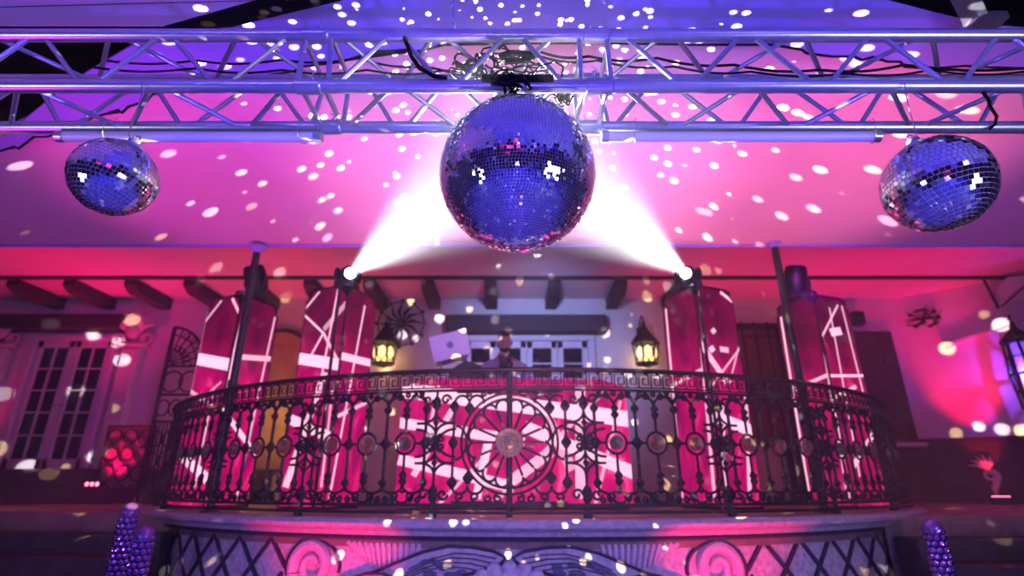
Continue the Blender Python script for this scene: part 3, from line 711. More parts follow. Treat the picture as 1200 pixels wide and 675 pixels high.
bm = BM(); tube(bm, [rp(0, -.21, -.012), rp(0, .84, -.012)], .024, 8); tube(bm, [rp(0, .69, .012), rp(0, .815, .012)], .02, 4)
lathe(bm, [(0, .96), (.012, .95), (.02, .93), (.012, .91), (.026, .885), (.03, .865), (.016, .85), (.022, .838), (0, .83)], 12, Matrix.Translation(rp(0, 0, 0)))
build('center_post', bm, M['iron'], rail)
med(0, .104)['label'] = 'large bronze medallion with a face in relief'
# ------------------------------------------------------------------ poles that hold the canopy edge
def pole(px, py, Y, z0, r, lab, cap=True):
    b = P(px, py, Y); t = thing('canopy_pole', lab, 'pole', (b.x, Y, z0))
    bm = BM(); tube(bm, [(0, 0, .012), (0, 0, b.z-z0)], r, 12); build('shaft', bm, M['black'], t)
    bm = BM(); tube(bm, [(0, 0, 0), (0, 0, .015)], r*2.4, 12); build('base_plate', bm, M['black'], t)
    bm = BM(); tube(bm, [(0, 0, 1.05), (0, 0, 1.13)], r*1.3, 12); tube(bm, [(0, 0, 1.09), (r*2.2, 0, 1.09)], .008, 6); build('locking_collar', bm, M['black'], t)
    if cap:
        bm = BM(); lathe(bm, [(0, 0), (.035, 0), (.075, .06), (.085, .075), (0, .075)], 12, Matrix.Translation((0, 0, b.z-z0-.005))); build('top_cap', bm, M['bluelitcloth'], t)
    return t
pole(301, 296, 4.95, STG, .036, 'leftmost black pole holding up the canopy edge, with a violet cap')
pole(908, 290, 4.95, STG, .036, 'rightmost black pole holding up the canopy edge, with a violet cap')
pole(399, 330, 5.12, STG, .016, 'thin black pole in front of the screen tower beside the left beam light', False)
pole(817, 330, 5.12, STG, .016, 'thin black pole in front of the screen tower beside the right beam light', False)

# ------------------------------------------------------------------ led screen towers
def led(name, segs, base=(.50, .0, .11), blobs=1.0):
    m = bpy.data.materials.new(name); m.use_nodes = True; nt = m.node_tree; N = nt.nodes; L = nt.links
    pb = N['Principled BSDF']; pb.inputs['Base Color'].default_value = (.01, .01, .01, 1); pb.inputs['Roughness'].default_value = .5; pb.inputs['Specular IOR Level'].default_value = .1
    tc = N.new('ShaderNodeTexCoord')
    def mth(op, a, b=None, c=None):
        n = N.new('ShaderNodeMath'); n.operation = op
        for i, v in enumerate((a, b, c)):
            if v is None: continue
            if isinstance(v, (int, float)): n.inputs[i].default_value = v
            else: L.new(v, n.inputs[i])
        return n.outputs[0]
    def dot(v):
        n = N.new('ShaderNodeVectorMath'); n.operation = 'DOT_PRODUCT'; L.new(tc.outputs['Object'], n.inputs[0]); n.inputs[1].default_value = v; return n.outputs['Value']
    hi = None; mid = None
    for (x0, z0, x1, z1, wd, lum) in segs:
        d = Vector((x1-x0, z1-z0)); ln = d.length; d.normalize(); nn = Vector((-d.y, d.x))
        a = mth('ABSOLUTE', mth('SUBTRACT', dot((nn.x, 0, nn.y)), nn.x*x0+nn.y*z0))
        b = mth('ABSOLUTE', mth('SUBTRACT', dot((d.x, 0, d.y)), d.x*(x0+x1)/2+d.y*(z0+z1)/2))
        core = mth('MULTIPLY', mth('LESS_THAN', a, wd), mth('LESS_THAN', b, ln/2))
        core = mth('MULTIPLY', core, lum)
        hi = core if hi is None else mth('MAXIMUM', hi, core)
    nz = N.new('ShaderNodeTexNoise'); nz.inputs['Scale'].default_value = 2.2; nz.inputs['Detail'].default_value = 5; nz.inputs['Distortion'].default_value = 1.5
    mp = N.new('ShaderNodeMapping'); mp.inputs['Scale'].default_value = (1.6, 1.6, .55); L.new(tc.outputs['Object'], mp.inputs[0]); L.new(mp.outputs[0], nz.inputs['Vector'])
    r = N.new('ShaderNodeValToRGB'); L.new(nz.outputs[0], r.inputs[0])
    r.color_ramp.elements[0].position = .33; r.color_ramp.elements[0].color = (base[0]*.35, 0, base[2]*.6, 1)
    r.color_ramp.elements[1].position = .60; r.color_ramp.elements[1].color = base + (1,)
    e = r.color_ramp.elements.new(.70); e.color = (.8, .06*blobs, .24, 1)
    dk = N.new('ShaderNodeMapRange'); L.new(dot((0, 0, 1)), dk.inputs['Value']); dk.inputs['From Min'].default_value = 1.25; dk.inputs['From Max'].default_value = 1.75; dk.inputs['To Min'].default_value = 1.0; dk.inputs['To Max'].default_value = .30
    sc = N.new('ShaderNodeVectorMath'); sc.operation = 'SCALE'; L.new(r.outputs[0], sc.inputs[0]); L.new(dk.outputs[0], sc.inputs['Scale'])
    mx = N.new('ShaderNodeMix'); mx.data_type = 'RGBA'; L.new(hi, mx.inputs[0]); L.new(sc.outputs[0], mx.inputs[6]); mx.inputs[7].default_value = (1.0, .50, .68, 1)
    L.new(mx.outputs[2], pb.inputs['Emission Color']); pb.inputs['Emission Strength'].default_value = 1.5
    return m
TW, TT = .53, 2.03 + .215                         # tower width, height
def tower(px, Y, rz, lab, segF, segS, base=(.46, .0, .10)):
    x = P(px, 347, Y).x
    t = thing('led_screen_tower', lab, 'screen tower', (x, Y, STG), R_(rz))
    h = TW/2; ch = .10
    bm = BM(); slab(bm, [(-h+.01, -h+.01), (h-.01, -h+.01), (h-.01, h-.01), (-h+.01, h-.01)], .0, TT-.015); build('cabinet', bm, M['black'], t, smooth=False)
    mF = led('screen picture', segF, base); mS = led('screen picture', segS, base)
    for k, (m_) in enumerate((mF, mS, mF, mS)):
        bm = BM(); prism(bm, [(-h+.012, .03), (h-.012, .03), (h-.012, TT-.14), (h-.10, TT-.03), (-h+.10, TT-.03), (-h+.012, TT-.14)], -h-.006, -h+.008)
        o = build('screen_panel', bm, m_, t, smooth=False); o.rotation_euler.z = k*PI/2
    bm = BM(); box(bm, 0, 0, TT, TW*.9, TW*.9, .03, bev=.008); build('top_plate', bm, M['black'], t, smooth=False)
    bm = BM()
    for sx in (-1, 1):
        for sy in (-1, 1): tube(bm, [(sx*(h-.005), sy*(h-.005), .0), (sx*(h-.005), sy*(h-.005), TT-.13)], .012, 6)
    build('corner_trim', bm, M['black'], t)
    return t
B1 = [(-.40, 1.57, .40, 1.40, .065, 1), (-.26, 2.2, -.26, .3, .010, .8), (-.32, 1.9, -.05, 2.2, .014, .7), (.32, 1.95, .12, 2.2, .018, .8), (-.4, .62, .4, .2, .05, 1), (.1, .2, .1, 1.2, .012, .7), (-.3, 1.2, .35, .9, .02, .6), (-.35, .9, .2, 1.25, .012, .5)]
B2 = [(-.32, .2, -.2, 2.1, .022, .8), (.1, .1, .22, 2.1, .012, .7), (-.4, 1.5, .4, 1.62, .03, .7), (-.3, 1.0, .3, .5, .03, .9)]
B3 = [(-.40, 1.50, .40, 1.34, .06, 1), (-.30, 1.98, .02, 1.72, .012, .9), (.02, 1.72, -.15, 1.40, .012, .9), (-.30, 1.98, -.10, 2.2, .012, .8), (.02, 1.76, .32, 2.08, .03, .45), (.14, 2.2, .07, 1.3, .010, .9), (.02, 1.72, .25, 1.40, .016, .7), (-.4, .9, .4, .6, .05, .9), (-.2, .2, .1, 1.3, .04, .8), (.22, .2, .22, 1.2, .012, .7)]
B4 = [(-.4, 1.45, .4, 1.5, .04, .9), (-.2, .1, .05, 2.1, .014, .8), (-.35, .8, .35, 1.1, .02, .7)]
B5 = [(-.40, 1.75, .02, 1.2, .035, .8), (-.32, 2.0, -.30, 1.5, .014, .8), (.10, 2.2, .35, 2.06, .020, .9), (.30, 2.06, .30, 1.7, .014, .8), (-.2, 1.15, .30, 1.62, .010, .7), (-.02, 1.55, .10, 1.55, .03, .7), (-.16, 1.52, -.10, 1.56, .03, .9), (.05, 1.2, .25, 1.6, .010, .6), (-.1, 1.72, -.05, 1.76, .025, .8), (-.4, .9, .4, .7, .06, 1), (.1, .1, .25, 1.1, .025, .7), (-.2, .1, -.1, 1.0, .03, .8)]
B6 = [(-.4, 1.2, .4, 1.35, .02, .7), (-.25, .1, -.2, 2.1, .014, .9), (.2, .1, .3, 2.1, .02, .7)]
B7 = [(-.40, 1.30, .40, 1.36, .014, 1), (-.05, 2.1, -.14, .3, .010, .8), (-.12, 1.80, .06, 1.84, .045, .9), (-.3, 1.7, .1, 2.15, .012, .8), (.22, .2, .16, 2.15, .012, .7), (-.35, 1.05, .1, 1.22, .02, .8), (-.2, .4, .3, .8, .03, .8)]
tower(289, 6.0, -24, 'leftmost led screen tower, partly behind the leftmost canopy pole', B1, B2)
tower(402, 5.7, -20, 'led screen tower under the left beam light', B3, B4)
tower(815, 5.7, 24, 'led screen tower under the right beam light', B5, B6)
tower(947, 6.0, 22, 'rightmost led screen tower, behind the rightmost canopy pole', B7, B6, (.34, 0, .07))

# moving heads on the towers
def moving_head(c, base_z, d, lab, lit, s=1.0):
    """c centre of the head, d the direction it points"""
    t = thing('moving_head_light', lab, 'stage light', (c.x, c.y, base_z))
    bm = BM(); box(bm, 0, 0, .05, .30*s, .26*s, .10, bev=.02); build('base', bm, M['black'], t)
    d = Vector(d).normalized(); az = math.atan2(-d.x, d.y)
    hc = Vector((0, 0, c.z-base_z))
    bm = BM()
    for k in (-1, 1):
        a = Vector((k*.15*s*math.cos(az), k*.15*s*math.sin(az), 0))
        tube(bm, [a*.5 + Vector((0, 0, .10)), a + Vector((0, 0, .13)), a + hc, a + hc + Vector((0, 0, .06))], [.03, .034, .036, .022], 8, sq=.6)
    tube(bm, [Vector((-.08*s*math.cos(az), -.08*s*math.sin(az), .105)), Vector((.08*s*math.cos(az), .08*s*math.sin(az), .105))], .03, 8)
    build('yoke', bm, M['black'], t)
    mt = Matrix.Translation(hc) @ d.to_track_quat('Z', 'Y').to_matrix().to_4x4()
    bm = BM(); lathe(bm, [(0, -.17*s), (.07*s, -.17*s), (.11*s, -.12*s), (.125*s, -.02), (.12*s, .10*s), (.105*s, .16*s), (.085*s, .17*s), (0, .165*s)], 20, mt); o = build('head', bm, M['black'], t)
    bm = BM(); lathe(bm, [(0, .176*s), (.03*s, .176*s), (.07*s, .172*s), (.07*s, .166*s), (0, .166*s)], 20, mt); build('lens', bm, M['lens'] if lit else M['glass'], o)
    return t
TZ = STG + TT + .016
HL, HR = P(408, 322, 5.62), P(806, 322, 5.62)
tgt = Vector((0.02, 1.7, EZ+1.22))
for Hc, lab, tx in ((HL, 'left beam light, shooting a white beam at the big mirror ball', .10), (HR, 'right beam light, shooting a white beam at the big mirror ball', -.06)):
    T_ = Vector((tx, 1.7, EZ+1.26)); d = (T_-Hc).normalized()
    moving_head(Hc, TZ, d, lab, True, .8)
    spot('beam', Hc + d*.16, T_, 62000, (.86, .88, 1), 12.0, 1.0, .03)
co = P(299, 336, 6.0); co.z = TZ+.27
moving_head(co, TZ, (-.25, -.3, 1), 'unlit dark stage light on the leftmost screen tower', False, 1.05)
co = P(934, 338, 6.0); co.z = TZ+.27
moving_head(co, TZ, (.05, -.3, 1), 'unlit dark stage light on the rightmost screen tower', False, 1.05)

# ------------------------------------------------------------------ dj booth and what stands on it
BX0, BX1, BY = -1.09, 1.13, 5.35
BT = EZ + 1.02
t = thing('dj_booth', 'dj booth with a glowing pink led front behind the middle of the railing', 'dj booth', ((BX0+BX1)/2, BY, STG))
BW = BX1-BX0; BH = BT-STG
SB = [(-1.3, 1.13, 1.3, .80, .075, 1), (-1.2, .80, .1, .62, .05, .9), (-.2, .05, .9, 1.1, .02, .6), (-.95, .3, -.5, 1.1, .03, .7), (.1, .75, 1.2, .30, .06, .9), (-.1, .2, .35, .52, .05, .7), (-1.1, .45, .0, .2, .05, .9), (.62, .1, .66, 1.15, .05, .7), (-.35, .1, -.25, .6, .04, .9), (.75, .05, 1.05, 1.0, .015, .6), (-.7, .05, -.3, .45, .015, .6), (.3, .9, .55, .35, .05, .5), (-.75, 1.15, -.85, .55, .014, .7)]
bm = BM(); prism(bm, [(-BW/2, .03), (BW/2, .03), (BW/2, BH-.1), (BW/2-.25, BH-.02), (-BW/2+.25, BH-.02), (-BW/2, BH-.1)], -.02, .02); build('screen_panel', bm, led('booth picture', SB, (.55, .0, .12)), t, smooth=False)
bm = BM(); box(bm, 0, .24, BH/2-.03, BW-.04, .42, BH-.08); build('table', bm, M['black'], t, smooth=False)
bm = BM(); box(bm, 0, .235, BH-.06, BW-.3, .46, .03, bev=.008); build('table_top', bm, M['black'], t, smooth=False)
ZT = BT-.045
# laptop on a stand
lc = P(531, 405, 5.62)
t = thing('laptop_stand', 'black folding stand under the laptop on the dj booth', 'stand', (lc.x, 5.72, ZT))
for k in (-1, 1):
    bm = BM(); tube(bm, [(k*.13, .12, .004), (k*.13, -.08, .004), (k*.13, .0, lc.z-ZT-.135), (k*.13, .14, lc.z-ZT-.13)], .007, 6); build('side_frame', bm, M['black'], t)
for y_, z_ in ((.02, lc.z-ZT-.136), (.12, .008)):
    bm = BM(); tube(bm, [(-.14, y_, z_), (.14, y_, z_)], .007, 6); build('crossbar', bm, M['black'], t)
t = thing('laptop', 'open laptop with a round mark on its lid, left of the dj', 'laptop', (lc.x, 5.66, lc.z-.125), R_(10), ry=R_(-17))
bm = BM(); box(bm, 0, .12, .0, .36, .25, .016, bev=.006); build('keyboard_base', bm, M['laptop'], t, smooth=False)
bm = BM(); box(bm, 0, -.03, .135, .42, .012, .28, Matrix.Rotation(R_(14), 3, 'X'), .005); lid = build('lid', bm, M['laptop'], t, smooth=False)
bm = BM(); lathe(bm, [(0, .002), (.03, .002), (.036, 0), (.036, -.004), (0, -.004)], 20, Matrix.Translation((.0, -.042, .137)) @ Matrix.Rotation(R_(90+14), 4, 'X')); build('lid_mark', bm, M['logo'], lid)['label'] = 'round grey mark'
# controller between laptop and dj
mc = P(556, 428, 5.6)
t = thing('dj_mixer', 'dark dj mixer on the booth right below the laptop', 'mixer', (-.44, 5.60, ZT))
bm = BM(); prism(bm, [(-.21, 0), (.20, 0), (.20, .12), (.08, .21), (-.05, .25), (-.21, .14)], -.12, .14); case = build('case', bm, M['black'], t, smooth=False)
for k in range(6):
    bm = BM(); lathe(bm, [(0, .02), (.011, .02), (.014, 0), (0, 0)], 10, Matrix.Translation((-.16+.06*k, -.02, (.165, .205, .235, .23, .2, .16)[k]))); build('knob', bm, M['alu'], case)

# ------------------------------------------------------------------ the dj
hd = P(591, 402, 5.98)
dj = thing('person', 'dj with a beard in a lilac jacket, standing behind the booth and looking down', 'person', (hd.x, 5.98, STG))
HZ = hd.z - STG                                    # head centre above the stage
k_ = HZ/1.66
def skin(name, V, E, m, parent, sub=2):
    me = bpy.data.meshes.new(name); me.from_pydata([Vector(v[:3])*k_ for v in V], E, []); o = bpy.data.objects.new(name, me); C.objects.link(o); o.parent = parent
    md = o.modifiers.new('skin', 'SKIN'); md.use_smooth_shade = True
    for i, v in enumerate(V):
        r = v[3]*k_; me.skin_vertices[0].data[i].radius = (r, r*(v[4] if len(v) > 4 else 1))
    me.skin_vertices[0].data[0].use_root = True
    s = o.modifiers.new('sub', 'SUBSURF'); s.levels = sub; s.render_levels = sub; me.materials.append(m); return o
V = [(0, 0, .95, .13, .8), (0, 0, 1.15, .125, .75), (0, -.01, 1.33, .13, .7), (0, 0, 1.45, .075, .9), (0, -.01, 1.54, .055), (0, -.02, 1.60, .06),
     (-.10, 0, 1.42, .06), (-.205, 0, 1.385, .055), (-.25, -.05, 1.15, .042), (-.17, -.25, 1.18, .034), (-.13, -.33, 1.195, .028),
     (.10, 0, 1.42, .06), (.205, 0, 1.385, .055), (.25, -.05, 1.15, .042), (.17, -.25, 1.18, .034), (.13, -.33, 1.195, .028),
     (-.09, 0, .85, .09), (-.10, -.02, .50, .06), (-.10, .02, .09, .042), (-.10, -.12, .035, .035),
     (.09, 0, .85, .09), (.10, -.02, .50, .06), (.10, .02, .09, .042), (.10, -.12, .035, .035)]
E_ = [(0, 1), (1, 2), (2, 3), (3, 4), (4, 5), (3, 6), (6, 7), (7, 8), (8, 9), (9, 10), (3, 11), (11, 12), (12, 13), (13, 14), (14, 15), (0, 16), (16, 17), (17, 18), (18, 19), (0, 20), (20, 21), (21, 22), (22, 23)]
for s, w in ((-1, 10), (1, 15)):                   # five fingers and a palm on each hand
    b = len(V); wx = V[w][0]
    V.append((wx, -.38, 1.195, .024, .6)); E_.append((w, b))
    for j, (dx, L) in enumerate(((-.028, .07), (-.01, .08), (.009, .077), (.027, .06))):
        i = len(V); V += [(wx+dx, -.405, 1.195, .009), (wx+dx*1.15, -.405-L*.55, 1.196, .008), (wx+dx*1.2, -.405-L, 1.178, .007)]; E_ += [(b, i), (i, i+1), (i+1, i+2)]
    i = len(V); V += [(wx-s*.035, -.375, 1.19, .010), (wx-s*.055, -.41, 1.182, .008)]; E_ += [(w, i), (i, i+1)]
body = skin('body', V, E_, M['skin'], dj)
# head with face, joined into the body's look as one head mesh
bm = BM(); bmesh.ops.create_uvsphere(bm, u_segments=32, v_segments=24, radius=1)
def gg(p, c, s): return math.exp(-((p-Vector(c)).length/s)**2)
for v in bm.verts:
    p = v.co.copy(); q = Vector((p.x*.074, p.y*.092, p.z*.118))
    if p.z < 0: q.x *= 1-.28*(-p.z)**1.5; q.y = q.y*(1-.16*(-p.z)) - .012*(-p.z)
    q.y -= .028*gg(p, (0, -1, -.12), .16) + .012*gg(p, (0, -1, .08), .14)
    for k in (-1, 1): q.y += .012*gg(p, (k*.36, -.92, .1), .17); q.x += k*.02*gg(p, (k, .05, 0), .18)
    q.y -= .008*gg(p, (0, -.93, -.42), .16); q.y -= .008*gg(p, (0, -.9, .28), .3)
    v.co = q*k_
head = build('head', bm, M['skin'], dj); head.location = (0, -.02*k_, 1.66*k_); head.rotation_euler = (R_(14), 0, R_(4))
bm = BM(); bmesh.ops.create_uvsphere(bm, u_segments=24, v_segments=16, radius=1)
bmesh.ops.delete(bm, geom=[v for v in bm.verts if v.co.z < .42-.75*max(0, v.co.y) - .0], context='VERTS')
for v in bm.verts: v.co = Vector((v.co.x*.079, v.co.y*.098, v.co.z*.124))*k_
build('hair', bm, M['hair'], head)
bm = BM(); bmesh.ops.create_uvsphere(bm, u_segments=24, v_segments=20, radius=1)
bmesh.ops.delete(bm, geom=[v for v in bm.verts if v.co.z > -.40 or v.co.y > .15], context='VERTS')
for v in bm.verts:
    p = v.co.copy(); v.co = Vector((p.x*.078*(1-.26*(-p.z)**1.5), p.y*.094-.020, p.z*.130))*k_
build('beard', bm, M['hair'], head)
for s in (-1, 1):
    bm = BM(); ball(bm, (s*.027*k_, -.083*k_, .012*k_), .010*k_, 10, 8); build('eye', bm, M['black'], head)
    bm = BM(); ball(bm, (s*.078*k_, .005, 0), .024*k_, 10, 8, (.35, .7, 1.2)); build('ear', bm, M['skin'], head)
V2 = [(0, 0, .93, .16, .8), (0, 0, 1.15, .155, .78), (0, -.005, 1.33, .155, .72), (0, .01, 1.44, .09, .9), (-.11, 0, 1.41, .078), (-.215, 0, 1.375, .073), (-.26, -.05, 1.15, .058), (-.18, -.235, 1.178, .047),
      (.11, 0, 1.41, .078), (.215, 0, 1.375, .073), (.26, -.05, 1.15, .058), (.18, -.235, 1.178, .047)]
skin('jacket', V2, [(0, 1), (1, 2), (2, 3), (3, 4), (4, 5), (5, 6), (6, 7), (3, 8), (8, 9), (9, 10), (10, 11)], M['shirt'], dj)
bm = BM(); prism(bm, [(-.06, 1.49), (.06, 1.49), (.045, 1.36), (.0, 1.2), (-.045, 1.36)], -.155, -.09)
for v in bm.verts: v.co = v.co*k_
build('undershirt', bm, M['shirt2'], dj)
V3 = [(0, 0, .93, .15, .82), (-.09, 0, .84, .105), (-.10, -.02, .50, .078), (-.10, .02, .08, .07), (.09, 0, .84, .105), (.10, -.02, .50, .078), (.10, .02, .08, .07)]
skin('trousers', V3, [(0, 1), (1, 2), (2, 3), (0, 4), (4, 5), (5, 6)], M['shirt2'], dj)
for s in (-1, 1):
    bm = BM(); ball(bm, (s*.10*k_, -.06*k_, .045*k_), .055*k_, 12, 8, (.9, 2.1, .8)); build('shoe', bm, M['black'], dj)

# ------------------------------------------------------------------ doors and windows
def french_door(name, x0, x1, z0, z1, leaves, rows, cols, lab, low=.35):
    y = WY - .03
    d = thing(name, lab, 'door', ((x0+x1)/2, y, z0)); d['kind'] = 'structure'
    wd, h = x1-x0, z1-z0
    bm = BM()
    for k in (-1, 1): box(bm, k*(wd/2+.06), -.02, h/2, .12, .12, h, bev=.012)
    box(bm, 0, -.02, h+.05, wd+.24, .12, .1, bev=.012); build('frame', bm, M['wpaint'], d, smooth=False)
    lw = wd/leaves
    for i in range(leaves):
        cx = -wd/2 + lw*(i+.5); st = .10
        bm = BM()
        for k in (-1, 1): box(bm, cx+k*(lw/2-st/2-.003), 0, h/2, st, .05, h, bev=.008)
        box(bm, cx, 0, h-.06, lw, .05, .12, bev=.008); box(bm, cx, 0, low/2, lw, .05, low, bev=.008)
        gw, gh = lw-2*st, h-.12-low
        for c in range(1, cols): box(bm, cx-gw/2+gw*c/cols, -.005, low+gh/2, .022, .05, gh)
        for r in range(1, rows): box(bm, cx, -.005, low+gh*r/rows, gw, .05, .022)
        lf = build('door_leaf', bm, M['wpaint'], d, smooth=False)
        bm = BM(); box(bm, cx, .012, low+gh/2, gw, .008, gh); build('pane', bm, M['glass'], lf, smooth=False)
        bm = BM(); sx = 1 if i % 2 == 0 else -1
        tube(bm, [(cx+sx*(lw/2-.05), -.03, 1.0), (cx+sx*(lw/2-.05), -.07, 1.0), (cx+sx*(lw/2-.13), -.07, 1.0)], .009, 6); build('handle', bm, M['bronze'], lf)
    return d
french_door('door_1', -8.14, -6.85, EZ+.24, EZ+2.34, 2, 5, 2, 'tall white french door with dark panes at the left edge', .16)
french_door('door_2', -.80, 1.30, EZ+.24, EZ+2.33, 4, 4, 1, 'white panelled door under the dark lintel in the middle of the back wall', .9)
bm = BM(); box(bm, .245, WY-.14, EZ+2.60, 2.75, .28, .30, bev=.02); o = build('lintel', bm, M['wood'], smooth=False); tag(o, 'dark wooden lintel beam over the middle door', 'lintel')
bm = BM(); box(bm, -7.75, WY-.14, EZ+2.63, 2.2, .28, .26, bev=.02); o = build('lintel', bm, M['wood'], smooth=False); tag(o, 'dark wooden lintel beam over the french door on the left', 'lintel')
bm = BM(); box(bm, -6.9, WY-.55, (TER+EZ-.03)/2, 6.2, .34, EZ-.03-TER, bev=.015); struct(build('trim_6', bm, M['darkstone'], smooth=False))
# warm lit arched niche left, grilled window right
def archpoly(cx, z0, zs, r, n=14): return [(cx-r, z0), (cx+r, z0)] + [(cx+r*math.cos(PI*i/n), zs+r*math.sin(PI*i/n)) for i in range(n+1)]
d = thing('door_3', 'arched warm lit door panel between the two left screen towers', 'door', (-3.98, WY, EZ)); d['kind'] = 'structure'
bm = BM(); prism(bm, archpoly(0, .24, 1.95, .62), -.05, 0); build('frame', bm, M['wood'], d, smooth=False)
bm = BM(); prism(bm, archpoly(0, .24, 1.95, .54), -.07, -.045); build('panel', bm, M['warmlitwood'], d, smooth=False)
bm = BM(); ball(bm, (.42, -.09, 1.2), .03, 10, 8); build('knob', bm, M['bronze'], d)
point('niche_fill', (-3.7, 8.3, EZ+1.0), 14, (1, .55, .2), .05)  # added lamp without a fitting, warms the arched panel
d = thing('window_1', 'dark window behind an iron grille between the two right screen towers', 'window', (4.18, WY, EZ)); d['kind'] = 'structure'
bm = BM()
for k in (-1, 1): box(bm, k*.42, -.04, 1.6, .07, .08, 2.0)
box(bm, 0, -.04, 2.58, .9, .08, .07); box(bm, 0, -.04, .62, .9, .08, .07); build('window_frame', bm, M['wood'], d, smooth=False)
bm = BM(); box(bm, 0, -.01, 1.6, .8, .02, 1.95); build('pane', bm, mat('brown curtained glass', (.16, .07, .07), .4, 0, .3, 6), d, smooth=False)
bm = BM()
for k in range(5): tube(bm, [(-.44+.22*k, -.12, .6), (-.44+.22*k, -.12, 2.66)], .014, 6)
for z in (.75, 1.5, 2.4, 2.62): tube(bm, [(-.47, -.12, z), (.47, -.12, z)], .014, 6)
build('grille', bm, M['iron'], d)
# carved dark panel, right
t = thing('wall_carving', 'tall dark carved panel on the wall right of the rightmost screen tower', 'wall panel', (6.11, WY-.05, EZ+1.57))
bm = BM(); box(bm, 0, 0, 0, .86, .10, 1.86, bev=.01); build('board', bm, M['wood'], t, smooth=False)
bm = BM()
for r_ in range(6):
    for c_ in range(3):
        tube(bm, [(-.27+.27*c_+.10*math.cos(a), -.055, -.75+.30*r_+.12*math.sin(a)) for a in [2*PI*i/12 for i in range(12)]], .010, 5, closed=True)
build('carving', bm, M['wood'], t)
bm = BM(); box(bm, 0, -.04, -.96, 1.0, .2, .06, bev=.01); build('sill', bm, M['plaster'], t, smooth=False)
t = thing('wall_speaker', 'small dark loudspeaker fixed on the wall above the tall carved panel', 'speaker', (6.0, WY-.1, EZ+2.72))
bm = BM(); box(bm, 0, 0, 0, .2, .18, .24, bev=.02); build('cabinet', bm, M['black'], t, smooth=False)
bm = BM(); lathe(bm, [(0, .0), (.07, .01), (.08, .0), (.08, -.01), (0, -.01)], 16, Matrix.Translation((0, -.092, 0)) @ Matrix.Rotation(PI/2, 4, 'X')); build('cone', bm, M['rubber'], t)
# pilasters with carved shell capitals
for x, lab in ((-6.46, 'pilaster right of the french door, crowned by a carved shell capital'), (-8.72, 'pilaster at the left edge, crowned by a carved shell capital')):
    t = thing('pilaster', 'pale stone ' + lab, 'pilaster', (x, WY-.08, EZ-.03), group=None)
    bm = BM(); box(bm, 0, 0, 1.13, .30, .16, 2.2, bev=.02); box(bm, 0, -.02, .10, .38, .2, .2, bev=.02); build('shaft', bm, M['plaster'], t, smooth=False)
    bm = BM(); box(bm, 0, -.02, 2.27, .46, .22, .07, bev=.02)
    for k in (-1, 1): tube(bm, [(k*(.25+z_*.0)+a_*k*.9, -.1, 2.36+z_*.9) for a_, z_ in spiral(0, 0, .13, .03, 200, -250, 20)], .028, 6)
    build('capital', bm, M['relief'], t)
    bm = BM()
    for i in range(9):
        a = R_(10+20*i); tube(bm, [(.06*math.cos(a), -.08, 2.45+.06*math.sin(a)), (.2*math.cos(a), -.15, 2.55+.2*math.sin(a)), (.30*math.cos(a), -.07, 2.60+.26*math.sin(a))], [.02, .045, .03], 6)
    ball(bm, (0, -.1, 2.5), .13, 12, 8, (1, .6, 1)); build('shell', bm, M['relief'], t)
# wall rosette by the left lantern
t = thing('wall_rosette', 'dark leafy wrought iron rosette on the back wall above the left lantern', 'wall ornament', (-1.94, WY-.03, EZ+2.66))
bm = BM()
for k in range(12):
    a = 2*PI*k/12; tube(bm, [(.08*math.cos(a), 0, .08*math.sin(a)), (.2*math.cos(a+.2), -.03, .2*math.sin(a+.2)), (.38*math.cos(a), 0, .38*math.sin(a))], [.012, .03, .008], 6)
    ball(bm, (.43*math.cos(a), 0, .43*math.sin(a)), .03, 6, 5)
build('leaves', bm, M['groove'], t)
bm = BM(); tube(bm, [(.40*math.cos(a), 0, .40*math.sin(a)) for a in [2*PI*i/30 for i in range(30)]], .012, 5, closed=True); ball(bm, (0, -.01, 0), .09, 12, 8, (1, .5, 1)); build('ring', bm, M['groove'], t)
# lanterns
def lantern(x, lab):
    t = thing('wall_lantern', lab, 'lantern', (x, 8.66, EZ+2.05))
    bm = BM(); lathe(bm, [(0, -.24), (.05, -.23), (.08, -.20), (.19, -.19), (.19, -.165), (0, -.165)], 6); build('base', bm, M['iron'], t, smooth=False); bm = BM(); lathe(bm, [(.24, .17), (.235, .19), (.15, .30), (.13, .33), (.10, .36), (.05, .45), (.03, .50), (.035, .53), (.012, .56), (0, .62)], 6); lathe(bm, [(0, .16), (.24, .16), (.24, .175), (0, .175)], 6)
    build('roof', bm, M['iron'], t, smooth=False)
    bm = BM()
    for k in range(6):
        a = 2*PI*k/6; tube(bm, [(.17*math.cos(a), .17*math.sin(a), -.17), (.215*math.cos(a), .215*math.sin(a), .165)], .014, 5)
        a2 = a+PI/6
        pts = [(.8*.175*math.cos(a2)+.075*math.cos(b)*-math.sin(a2), .8*.175*math.sin(a2)+.075*math.cos(b)*math.cos(a2), .0+.12*math.sin(b)) for b in [2*PI*i/14 for i in range(14)]]
        tube(bm, pts, .010, 5, closed=True)
        # solid corner pieces round the oval glass
    build('cage', bm, M['iron'], t)
    for k in range(6):
        bm = BM(); a2 = 2*PI*(k+.5)/6; mt = Matrix.Translation((.12*math.cos(a2), .12*math.sin(a2), 0)) @ Matrix.Rotation(a2, 4, 'Z') @ Matrix.Diagonal((.06, .07, .11, 1))
        vs = bmesh.ops.create_uvsphere(bm, u_segments=12, v_segments=8, radius=1)['verts']; bmesh.ops.transform(bm, matrix=mt, verts=vs)
        build('glass', bm, M['lamp'], t)
    bm = BM(); tube(bm, [(0, .0, .60), (0, .1, .68), (0, .25, .62), (0, .33, .45)], .014, 6); box(bm, 0, .325, .42, .1, .02, .22); build('bracket', bm, M['iron'], t)
    point('lantern_light', (x, 8.85, EZ+1.98), 2.2, (1, .55, .16), .02)
